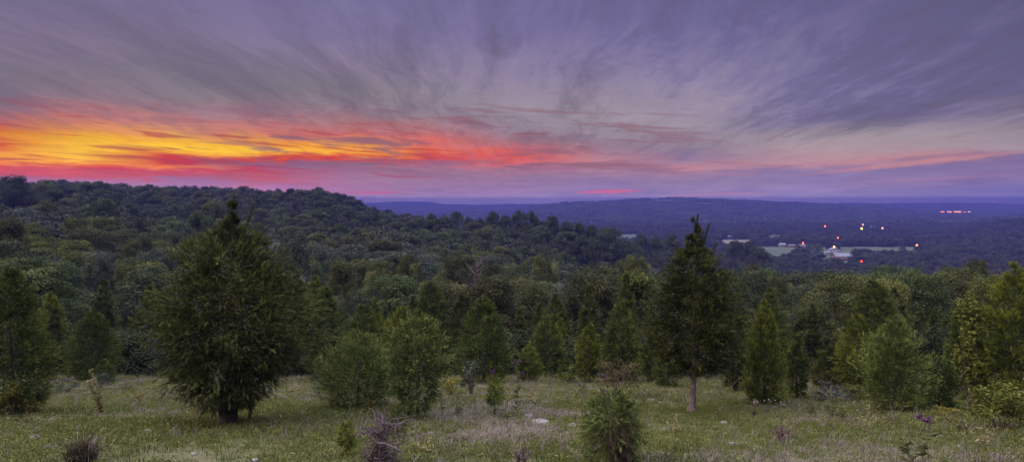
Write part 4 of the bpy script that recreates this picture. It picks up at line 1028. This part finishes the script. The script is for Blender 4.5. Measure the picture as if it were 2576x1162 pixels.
for k, (px, by, ty, lab, mt, fl_) in enumerate([
 (1150, 1046, 990, 'leafy green weed between the yellowing shrub and the forked sapling', M_WEED, None), (1272, 1058, 1008, 'short leafy weed right of the bright cedar seedling', M_WEED, None),
 (1340, 1020, 968, 'straw coloured weed behind the tall ironweed', M_WEEDPALE, None), (1100, 1010, 958, 'grey-green weed behind the dark stemmed sapling', M_SHRUB_G, None),
 (730, 990, 950, 'low straw weed at the meadow edge right of the largest cedar', M_WEEDPALE, None), (1465, 1000, 950, 'grey weed left of the rusty leaved shrub', M_SHRUB_G, None),
 (1625, 1000, 948, 'dry straw weed right of the rusty leaved shrub', M_WEEDPALE, None), (1900, 1050, 1000, 'low brown weed in front of the pointed cedar', M_SHRUB_B, None),
 (2040, 1046, 985, 'brown seeding weed right of the smaller cedar', M_SHRUB_B, None), (2180, 1080, 1020, 'straw weed on the grass left of the wide right cedar', M_WEEDPALE, None),
 (2420, 1092, 1030, 'brown weed stems below the round leaved sapling', M_SHRUB_B, None), (2480, 1130, 1060, 'pale dry weed in the grass at the lower right', M_WEEDPALE, None),
 (70, 1075, 1030, 'brown weed before the yellow leaved left shrub', M_SHRUB_B, None), (410, 1000, 958, 'grey weed at the left skirt of the largest cedar', M_SHRUB_G, None),
 (1075, 1140, 1090, 'dry pale weed right of the dead twig tangle', M_WEEDPALE, None), (1700, 1090, 1040, 'thin dry weed in the grass left below the bare trunk', M_WEEDPALE, None)]):
    weed(px, by, ty, lab, mat=mt, stems=5, nleaf=26, leaf=.085, spread=.28, seed=600+k, stemr=.005)

# dark tussock with dry blades
x, y, z = ground(205, 1163); tk = thing('grass_tussock', 'dark tussock of tall grass at the bottom left', 'grass clump', (x, y, z-.02))
V, Fc, tt = tuft(91, 420, .42, .17, .009, .35, .6); build('blades', V, Fc, foliage('tussock_dark', (.03,.026,.02), (.06,.05,.03), (.13,.11,.06), .2, .02), tk, tt*.8)
V, Fc, tt = tuft(92, 46, .46, .2, .008, .6, 1.1); build('dry_blades', V, Fc, M_DRY, tk, tt)

# dead twig tangle
def tangle(px, by, ty, hw, n, label, seed, name='dead_bush', mat=M_DEAD, log=True):
    r_ = np.random.RandomState(seed); x, y, z = ground(px, by); s = y/F; H = (by-ty)*s; W = hw*s
    t = thing(name, label, 'dead bush', (x, y, z)); q = MB()
    for k in range(n):
        a = r_.rand()*6.28; p = np.array([cos(a)*W*.5*r_.rand(), sin(a)*W*.5*r_.rand(), H*r_.uniform(0, .75)**1.3]); d = unit(np.array([cos(a+r_.normal()), sin(a+r_.normal()), r_.uniform(-.1, 1.2)]))
        Pn = [p]
        for j in range(7):
            d = unit(d+r_.normal(size=3)*.42); p = p+d*H*.055; Pn.append(p.copy())
        r0 = r_.uniform(.004, .011); q.tube(Pn, np.linspace(r0, r0*.35, 8), 4)
    for k in range(7):
        a = r_.rand()*6.28; q.tube([(cos(a)*W*.25, sin(a)*W*.25, -.03), (cos(a)*W*.2, sin(a)*W*.3, H*.4), (cos(a)*W*.3+r_.normal()*.05, sin(a)*W*.3, H*r_.uniform(.7, 1))], [.02, .014, .004], 5)
    q.out('twigs', mat, t)
    if log:
        q = MB(); q.tube([(-.05, -.15, H*.44), (.08, -.22, H*.46), (.2, -.25, H*.41), (.30, -.26, H*.35)], [.014, .018, .016, .010], 7); q.out('branch', M_DEAD, t, True)
tangle(960, 1172, 1018, 60, 190, 'tangle of dead purple-grey twigs at the bottom, left of centre', 51)
tangle(1515, 1040, 975, 22, 60, 'small dead twigs poking up above the nearest cedar bush', 52, log=False)
tangle(1968, 1108, 1068, 34, 70, 'low heap of dark dead twigs on the right meadow', 53, log=False, mat=M_TWIG)
tangle(1310, 1170, 1120, 40, 40, 'sparse dead twigs at the bottom centre', 54, log=False)

def stone(px, py, w, h, dpt, label, seed, mat=M_ROCK, name='rock'):
    w *= .75; dpt *= .75; h *= .8
    r_ = np.random.RandomState(seed); x, y, z = ground(px, py)
    n, m_ = 14, 8; V = []
    for i in range(m_+1):
        ph = pi*i/m_
        for j in range(n):
            th = 2*pi*j/n; k = 1+.32*float(vnoise(cos(th)*1.6+seed, sin(th)*1.6+ph*1.3, seed))
            V.append((cos(th)*sin(ph)**.7*w/2*k, sin(th)*sin(ph)**.7*dpt/2*k, cos(ph)*h*.62*(1+.2*r_.rand())+h*.22))
    q = [(i*n+j, i*n+(j+1) % n, (i+1)*n+(j+1) % n, (i+1)*n+j) for i in range(m_) for j in range(n)]
    mb = MB(); mb.add(V, q); o = mb.out(name, mat); o.location = (x, y, z); o.rotation_euler = (0, 0, r_.uniform(-.4, .4)); tag(o, label, 'rock', 'stones lying in the meadow grass')
for k, a in enumerate([(373, 1090, .22, .09, .2, 'pale rounded stone on the left meadow above the tussock'), (292, 1092, .12, .05, .12, 'small pinkish stone left of the pale rounded stone'),
 (758, 1042, .30, .10, .25, 'pale stone heap right of the largest cedar'), (706, 1048, .24, .05, .16, 'thin flat stone left of the pale stone heap'), (745, 1028, .12, .05, .1, 'small white stone behind the pale stone heap'),
 (1083, 1096, .17, .10, .15, 'smooth white boulder below the dark stemmed sapling'), (1355, 1066, .52, .09, .4, 'broad flat pale rock slab at mid meadow'), (1443, 1072, .32, .06, .2, 'narrow flat stone right of the broad slab'),
 (1372, 1036, .2, .07, .15, 'pale stone behind the broad slab'), (1640, 1008, .34, .08, .25, 'flat pale stone left of the bare trunk foot'), (1660, 1014, .2, .05, .2, 'low stone touching the flat pale stone'),
 (2005, 1064, .34, .07, .2, 'long pale stone right of the dark dead weed'), (1820, 1066, .24, .08, .2, 'dark stone right of the bare trunked cedar'), (2300, 1046, .16, .06, .14, 'grey stone before the wide right cedar'),
 (2362, 1100, .22, .06, .14, 'pale stone at the right beside the ironweed'), (1845, 1120, .3, .06, .22, 'grey flat stone low on the right meadow'), (486, 1146, .12, .06, .1, 'small lilac stone at the bottom left'),
 (2412, 1126, .16, .06, .12, 'whitish stone low at the right'), (1205, 975, .2, .1, .2, 'grey stone at the far edge below the egg-shaped cedar'), (640, 1160, .14, .05, .1, 'small stone at the bottom below the largest cedar')]):
    stone(*a, 400+k, M_ROCK)
for k, a in enumerate([(88, 1108, .32, .12, .22, 'dark stone at the lower left'), (130, 1130, .34, .09, .2, 'low dark stone right of the lower left dark stone'), (1330, 1052, .3, .12, .25, 'mauve half-buried rock left of the dead stick')]):
    stone(*a, 440+k, M_ROCK_D)
def stick(px, py, L_, ang, label, seed, up=.2, r=.012):
    r_ = np.random.RandomState(seed); x, y, z = ground(px, py); q = MB(); d = np.array([cos(ang), sin(ang)*.5, up]); P_ = [np.array([0, 0, .01])+d*L_*k/5+r_.normal(size=3)*.012 for k in range(6)]
    q.tube(P_, np.linspace(r, r*.4, 6), 5); q.tube([P_[2], P_[2]+np.array([-.3, .1, .5])*L_*.35], [r*.6, r*.3], 4); o = q.out('stick', M_TWIG); o.location = (x, y, z); tag(o, label, 'stick')
stick(1385, 1050, .38, .3, 'dark dead stick leaning right of the ironweed', 61, .45)
stick(890, 1120, .5, 3.0, 'thin grey branch left of the dead twig tangle', 62, .08)
stick(2120, 1095, .7, .2, 'fallen twig on the grass of the right meadow', 63, .05)
stick(690, 1052, .5, 3.1, 'flat grey stick near the pale stone heap', 64, .02)

# bare dead tree in the wood
def bare_tree(px, ty, d, label, seed, H, mat=M_DEAD, n=26):
    r_ = np.random.RandomState(seed); x = (px-CX)/F*d; topz = (HY-ty)/F*d; z = topz-H
    t = thing('bare_tree', label, 'dead tree', (x, d, hz(x, d)-.1)); H = topz-hz(x, d); q = MB(); trunk_mesh(q, H, .13, (0.6, 0), .03, 6, rs=r_); q.out('trunk', mat, t); q = MB()
    for k in range(n):
        z0 = H*r_.uniform(.45, .95); a = r_.rand()*6.28; l = (H-z0)*.5+.7; D = unit(np.array([cos(a), sin(a), 1.0])); p = np.array([.6*z0/H, 0, z0]); Pn = [p]
        for j in range(5):
            D = unit(D+r_.normal(size=3)*.2); p = p+D*l/5; Pn.append(p.copy())
        q.tube(Pn, np.linspace(.045, .008, 6), 4)
    q.out('branches', mat, t)
bare_tree(1178, 640, 44, 'bare grey dead tree among the wood above the egg-shaped cedar', 71, 9)
bare_tree(1262, 668, 50, 'dark dead sapling left of the mid meadow shrub, among the wood', 72, 8, M_BARK_D, n=12)

# ------------------------------------------------------------------ haze
hb = MB(); hb.box(-6400, 6400, -6400, 6400, -84, 40)
hm, nt, out = nodemat('haze'); pv = nt.nodes.new('ShaderNodeVolumePrincipled')
pv.inputs['Color'].default_value = (.10, .106, .40, 1); pv.inputs['Density'].default_value = .00031; pv.inputs['Anisotropy'].default_value = 0
nt.links.new(pv.outputs[0], out.inputs['Volume'])
hz_o = hb.out('haze', hm); hz_o['kind'] = 'stuff'; hz_o['label'] = 'blue evening haze filling the valley'

# ------------------------------------------------------------------ sky
w = bpy.data.worlds.new('World'); sc.world = w; w.use_nodes = True; nt = w.node_tree; nt.nodes.clear(); L = nt.links
wo = nt.nodes.new('ShaderNodeOutputWorld'); bg = nt.nodes.new('ShaderNodeBackground'); L.new(bg.outputs[0], wo.inputs[0])
def mth(op, a, b=None, c=None, clamp=False):
    n = nt.nodes.new('ShaderNodeMath'); n.operation = op; n.use_clamp = clamp
    for i, v in enumerate((a, b, c)):
        if v is None: continue
        if isinstance(v, (int, float)): n.inputs[i].default_value = v
        else: L.new(v, n.inputs[i])
    return n.outputs[0]
def vec(a, b, c):
    n = nt.nodes.new('ShaderNodeCombineXYZ')
    for i, v in enumerate((a, b, c)):
        if isinstance(v, (int, float)): n.inputs[i].default_value = v
        else: L.new(v, n.inputs[i])
    return n.outputs[0]
def wn(v, s, det=5, rough=.55, dist=0, lac=2):
    n = nt.nodes.new('ShaderNodeTexNoise'); n.inputs['Scale'].default_value = s; n.inputs['Detail'].default_value = det
    n.inputs['Roughness'].default_value = rough; n.inputs['Distortion'].default_value = dist; L.new(v, n.inputs[0]); return n.outputs[0]
def mr_(v, a, b, c, d, clamp=True, smooth=False):
    n = nt.nodes.new('ShaderNodeMapRange'); n.clamp = clamp
    if smooth: n.interpolation_type = 'SMOOTHSTEP'
    for i, q in enumerate((a, b, c, d)): n.inputs[i+1].default_value = q
    L.new(v, n.inputs[0]); return n.outputs[0]
def mixc(f, a, b, mode='MIX'):
    n = nt.nodes.new('ShaderNodeMix'); n.data_type = 'RGBA'; n.blend_type = mode
    for i, v in ((0, f), (6, a), (7, b)):
        if isinstance(v, (int, float)): n.inputs[i].default_value = v
        elif isinstance(v, tuple): n.inputs[i].default_value = v
        else: L.new(v, n.inputs[i])
    return n.outputs[2]
tc = nt.nodes.new('ShaderNodeTexCoord'); sx = nt.nodes.new('ShaderNodeSeparateXYZ'); L.new(tc.outputs['Generated'], sx.inputs[0])
dx, dy, dz = sx.outputs
azm = mth('ARCTAN2', dx, dy); el = mth('ARCSINE', dz)
# high cirrus sheet: position on a flat layer, streaks running away from the viewer
den = mth('ADD', mth('MAXIMUM', dz, 0.0), .085)
cxp = mth('DIVIDE', dx, den); cyp = mth('DIVIDE', dy, den)
w1 = wn(vec(cxp, cyp, 0.0), .42, 3, .5); w2 = wn(vec(cxp, cyp, 5.0), .42, 3, .5)
cxq = mth('ADD', cxp, mth('MULTIPLY', mth('SUBTRACT', w1, .5), .8)); cyq = mth('ADD', cyp, mth('MULTIPLY', mth('SUBTRACT', w2, .5), 1.8))
st1 = wn(vec(mth('MULTIPLY', cxq, 1.25), mth('MULTIPLY', cyq, .30), 7.3), 1.0, 8, .62, .05)
st2 = wn(vec(mth('MULTIPLY', cxq, 3.4), mth('MULTIPLY', cyq, .75), 9.0), 1.0, 8, .68, .1)
st3 = wn(vec(mth('MULTIPLY', cxq, 8.0), mth('MULTIPLY', cyq, 1.8), 11.0), 1.0, 8, .72, .15)
big = wn(vec(mth('MULTIPLY', cxq, .5), mth('MULTIPLY', cyq, .2), 4.0), 1.0, 3, .5)
# low wisps near the horizon
lo1 = wn(vec(mth('MULTIPLY', azm, 5.0), mth('MULTIPLY', el, 34.0), 1.0), 1.0, 9, .62, .5)
lo2 = wn(vec(mth('MULTIPLY', azm, 13.0), mth('MULTIPLY', el, 110.0), 3.0), 1.0, 8, .62, .6)
lo3 = wn(vec(mth('MULTIPLY', azm, 3.0), mth('MULTIPLY', el, 12.0), 6.0), 1.0, 3, .5, .2)
# displaced elevation for the colour lookup
lowf = mr_(el, .0, .03, .15, 1.0)
warp = mth('ADD', mth('MULTIPLY', mth('SUBTRACT', lo1, .5), .024), mth('MULTIPLY', mth('SUBTRACT', lo2, .5), .026))
warp = mth('ADD', warp, mth('MULTIPLY', mth('MULTIPLY', mth('SUBTRACT', st1, .5), .035), mr_(el, .05, .16, .25, 1.0)))
ell = mth('ADD', el, mth('MULTIPLY', warp, lowf))
aza = mth('ADD', azm, mth('MULTIPLY', mth('SUBTRACT', lo3, .5), .10))
STN = {
 0: [(0,(110,102,134)),(100,(117,106,131)),(200,(120,112,122)),(255,(120,110,121)),(285,(150,108,108)),(310,(190,105,85)),(335,(215,130,65)),(352,(232,155,62)),(366,(205,95,52)),(383,(242,172,52)),(400,(232,135,45)),(415,(208,80,45)),(428,(200,62,50)),(442,(186,70,62)),(452,(155,100,132)),(470,(140,108,145))],
 215: [(0,(110,103,138)),(110,(119,108,132)),(190,(120,113,120)),(235,(138,115,120)),(275,(175,115,108)),(305,(205,122,95)),(330,(222,148,80)),(352,(244,188,74)),(380,(252,204,60)),(400,(248,190,50)),(413,(222,110,45)),(426,(204,64,48)),(440,(188,70,62)),(453,(165,105,138)),(470,(145,110,150))],
 430: [(0,(110,103,142)),(110,(119,110,135)),(200,(122,116,124)),(245,(130,117,122)),(280,(150,112,115)),(308,(188,118,106)),(338,(232,170,90)),(362,(252,212,84)),(380,(252,200,62)),(393,(205,80,52)),(408,(200,75,58)),(418,(236,140,62)),(430,(196,66,66)),(445,(182,72,70)),(458,(160,108,145)),(472,(150,110,150))],
 650: [(0,(107,101,145)),(100,(117,108,145)),(190,(122,116,128)),(240,(125,118,121)),(280,(150,116,120)),(312,(172,106,100)),(340,(205,120,95)),(362,(240,172,82)),(380,(254,214,90)),(396,(220,112,62)),(408,(150,92,100)),(418,(126,98,115)),(430,(190,70,72)),(443,(182,72,66)),(457,(172,88,98)),(468,(170,108,150))],
 860: [(0,(106,102,148)),(100,(117,110,150)),(180,(130,118,140)),(230,(123,118,122)),(285,(136,118,124)),(318,(168,104,96)),(345,(195,100,84)),(366,(244,168,84)),(384,(252,190,82)),(399,(218,100,76)),(413,(140,104,118)),(440,(152,105,132)),(470,(160,104,138)),(485,(160,100,118)),(495,(142,112,150))],
 1080: [(0,(103,99,148)),(100,(113,107,150)),(190,(131,121,145)),(245,(136,130,138)),(290,(136,122,130)),(328,(172,112,108)),(355,(214,112,92)),(378,(228,132,98)),(395,(196,104,96)),(412,(146,106,118)),(450,(146,108,132)),(475,(148,112,142)),(510,(130,112,158))],
 1290: [(0,(98,94,146)),(100,(107,101,150)),(200,(132,122,152)),(265,(146,140,147)),(320,(136,122,132)),(355,(160,116,118)),(380,(212,116,100)),(400,(216,118,102)),(420,(160,106,115)),(440,(140,108,130)),(480,(142,112,150)),(510,(124,112,162))],
 1500: [(0,(95,90,142)),(100,(101,97,147)),(180,(126,117,152)),(250,(141,133,148)),(300,(148,140,144)),(350,(134,120,128)),(378,(150,120,126)),(402,(190,128,124)),(418,(160,115,125)),(440,(136,110,140)),(500,(122,109,160))],
 1720: [(0,(90,87,140)),(100,(97,94,146)),(200,(124,117,156)),(270,(142,132,150)),(310,(150,143,147)),(360,(132,121,132)),(400,(132,116,142)),(424,(184,130,132)),(440,(152,118,138)),(455,(138,118,148)),(500,(128,113,158))],
 2000: [(0,(88,86,138)),(150,(97,94,142)),(250,(108,103,148)),(310,(112,107,142)),(340,(152,143,146)),(372,(168,150,148)),(398,(176,142,142)),(414,(180,134,138)),(430,(128,114,154)),(460,(132,117,158)),(500,(122,111,158))],
 2290: [(0,(86,84,132)),(150,(93,90,136)),(260,(95,92,138)),(292,(104,99,140)),(322,(152,144,144)),(372,(166,148,148)),(398,(186,134,132)),(414,(150,120,140)),(428,(126,112,150)),(462,(134,114,150)),(480,(120,108,154)),(505,(114,105,155))],
 2576: [(0,(80,78,120)),(150,(86,84,127)),(235,(92,88,130)),(272,(122,114,133)),(330,(144,136,138)),(372,(150,138,144)),(392,(114,104,146)),(415,(122,108,146)),(440,(126,108,146)),(460,(106,98,150)),(505,(94,89,150))],
}
EMAX = .42
cols = []
for px in sorted(STN):
    a = math.atan((px-CX)/F); stp = []
    for py, c in STN[px]:
        e = math.atan((HY-py)/F*cos(a)); stp.append((e/EMAX+.05, srgb(*c)))
    cols.append((a, ramp(nt, stp, mth('ADD', mth('DIVIDE', ell, EMAX), .05))))
cur = cols[0][1]
for (a0, _), (a1, c1) in zip(cols[:-1], cols[1:]):
    cur = mixc(mr_(aza, a0, a1, 0, 1), cur, c1)
# cirrus: pale cream wisps and dull grey-violet ones laid over the base colour
cir = mth('ADD', mth('ADD', mth('MULTIPLY', mth('SUBTRACT', st1, .5), 1.3), mth('MULTIPLY', mth('SUBTRACT', st2, .5), 1.25)), mth('ADD', mth('MULTIPLY', mth('SUBTRACT', st3, .5), 1.15), mth('MULTIPLY', mth('SUBTRACT', big, .5), .8)))
cir = mth('MULTIPLY', cir, mr_(el, .04, .11, .25, 1.0))
lft = mr_(azm, -.55, .1, .42, 1.0)
pal = mth('MULTIPLY', mth('MULTIPLY', mr_(cir, -.05, .42, 0, .68), lft), mth('MULTIPLY', mr_(el, .14, .26, 1.0, .3), mr_(azm, .3, .6, 1, .5)))
drk = mth('MULTIPLY', mth('MULTIPLY', mr_(cir, .02, -.4, 0, .66), mr_(azm, -.6, .0, .6, 1)), mth('MULTIPLY', mr_(el, .05, .10, .35, 1), mr_(el, .2, .3, 1, .7)))
sat = mixc(pal, cur, srgb(158, 148, 160))
sat = mixc(drk, sat, srgb(88, 84, 106))
fine = mth('ADD', mth('MULTIPLY', mth('SUBTRACT', lo2, .5), mr_(el, .0, .17, .75, .0)), mth('MULTIPLY', mth('SUBTRACT', lo1, .5), mr_(el, .03, .17, .5, .0)))
k = mth('ADD', 1.06, fine)
sat = mixc(1.0, sat, vec(k, k, k), 'MULTIPLY')
hs = nt.nodes.new('ShaderNodeHueSaturation'); L.new(sat, hs.inputs['Color']); L.new(mth('ADD', mr_(el, .07, .13, 1.0, .82), mth('MULTIPLY', mr_(el, .040, .060, -.12, 1), mth('MULTIPLY', mr_(el, .07, .12, .22, 0), mr_(azm, -.1, .25, 1, 0)))), hs.inputs['Saturation']); sat = hs.outputs[0]
# dark thin cloud bars in the sunset, crossing at a slant
bar = wn(vec(mth('MULTIPLY', azm, 9.0), mth('MULTIPLY', mth('ADD', el, mth('MULTIPLY', azm, .06)), 120.0), 8.0), 1.0, 5, .5, .5)
barf = mth('MULTIPLY', mr_(bar, .55, .66, 0, .7, smooth=True), mth('MULTIPLY', mr_(el, .02, .045, 0, 1), mr_(el, .085, .14, 1, 0)))
barf = mth('MULTIPLY', barf, mr_(azm, -.2, .05, 1, 0))
sat = mixc(barf, sat, srgb(170, 58, 48))
bar2 = wn(vec(mth('MULTIPLY', azm, 7.0), mth('MULTIPLY', mth('ADD', el, mth('MULTIPLY', azm, .05)), 70.0), 14.0), 1.0, 7, .62, .4)
b2f = mth('MULTIPLY', mr_(bar2, .50, .62, 0, .85, smooth=True), mth('MULTIPLY', mr_(el, .035, .055, 0, 1), mr_(el, .11, .17, 1, 0)))
b2f = mth('MULTIPLY', b2f, mth('MULTIPLY', mr_(azm, -.5, -.33, 0, 1), mr_(azm, .1, .4, 1, 0)))
sat = mixc(b2f, sat, srgb(138, 96, 104))
# one glowing pink bar low over the ridge
def blob(px, py, wx, wy, slope=0.0):
    a = math.atan((px-CX)/F); e = math.atan((HY-py)/F*cos(a))
    u_ = mth('DIVIDE', mth('SUBTRACT', azm, a), wx/F); v_ = mth('DIVIDE', mth('SUBTRACT', mth('ADD', el, mth('MULTIPLY', mth('SUBTRACT', azm, a), -slope)), e), wy/F)
    v_ = mth('ADD', v_, mth('MULTIPLY', mth('SUBTRACT', lo2, .5), 1.2)); r2 = mth('ADD', mth('MULTIPLY', u_, u_), mth('MULTIPLY', v_, v_))
    return mr_(r2, 0, 1, 1, 0, smooth=True)
sat = mixc(mth('MULTIPLY', blob(1530, 482, 100, 7, .03), .95), sat, srgb(196, 98, 118))
sat = mixc(mth('MULTIPLY', blob(950, 484, 90, 4, 0), .8), sat, srgb(190, 85, 118))
sat = mixc(mth('MULTIPLY', blob(1790, 489, 170, 4, .03), .6), sat, srgb(175, 120, 145))
sat = mixc(mth('MULTIPLY', blob(2290, 412, 260, 7, .09), .55), sat, srgb(205, 140, 128))
sat = mixc(mth('MULTIPLY', blob(2350, 450, 180, 4, .04), .5), sat, srgb(160, 120, 145))
# the rest of the dome: unseen, made brighter overhead and behind to light the land
# flat colours; the overhead one is an added soft fill, not dusk sky
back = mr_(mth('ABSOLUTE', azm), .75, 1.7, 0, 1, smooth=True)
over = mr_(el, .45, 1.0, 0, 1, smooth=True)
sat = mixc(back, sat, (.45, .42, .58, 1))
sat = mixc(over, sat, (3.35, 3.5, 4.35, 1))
low = mth('MINIMUM', mth('EXPONENT', mth('DIVIDE', .0108, mth('MAXIMUM', el, .004))), 3.0)
sat = mixc(1.0, sat, vec(low, mth('MULTIPLY', low, .93), mth('POWER', low, .55)), 'MULTIPLY')
below = mr_(el, -.05, -.01, 1, 0)
sat = mixc(below, sat, (.05, .05, .07, 1))
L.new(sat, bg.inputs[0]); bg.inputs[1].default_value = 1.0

sun = bpy.data.lights.new('sun', 'SUN'); sun.energy = 2.4; sun.angle = radians(20); sun.color = (1.0, .74, .46)
so = bpy.data.objects.new('sun', sun); COL.objects.link(so)
so.rotation_euler = (radians(56), 0, radians(-66))      # soft warm glow from the left, behind the shoulder

# ------------------------------------------------------------------ camera, render
cam = bpy.data.cameras.new('camera'); co = bpy.data.objects.new('camera', cam); COL.objects.link(co)
cam.sensor_width = 36; cam.lens = 36*F/2576; cam.shift_y = -(581-HY)/2576; cam.clip_start = .1; cam.clip_end = 20000
co.location = (0, 0, 0); co.rotation_euler = (radians(90), 0, 0); sc.camera = co
sc.view_settings.view_transform = 'Standard'; sc.view_settings.look = 'None'; sc.view_settings.exposure = 0; sc.view_settings.gamma = 1
sc.render.engine = 'CYCLES'
cy = sc.cycles; cy.max_bounces = 6; cy.diffuse_bounces = 3; cy.transmission_bounces = 4; cy.volume_bounces = 0; cy.transparent_max_bounces = 8
cy.use_denoising = True
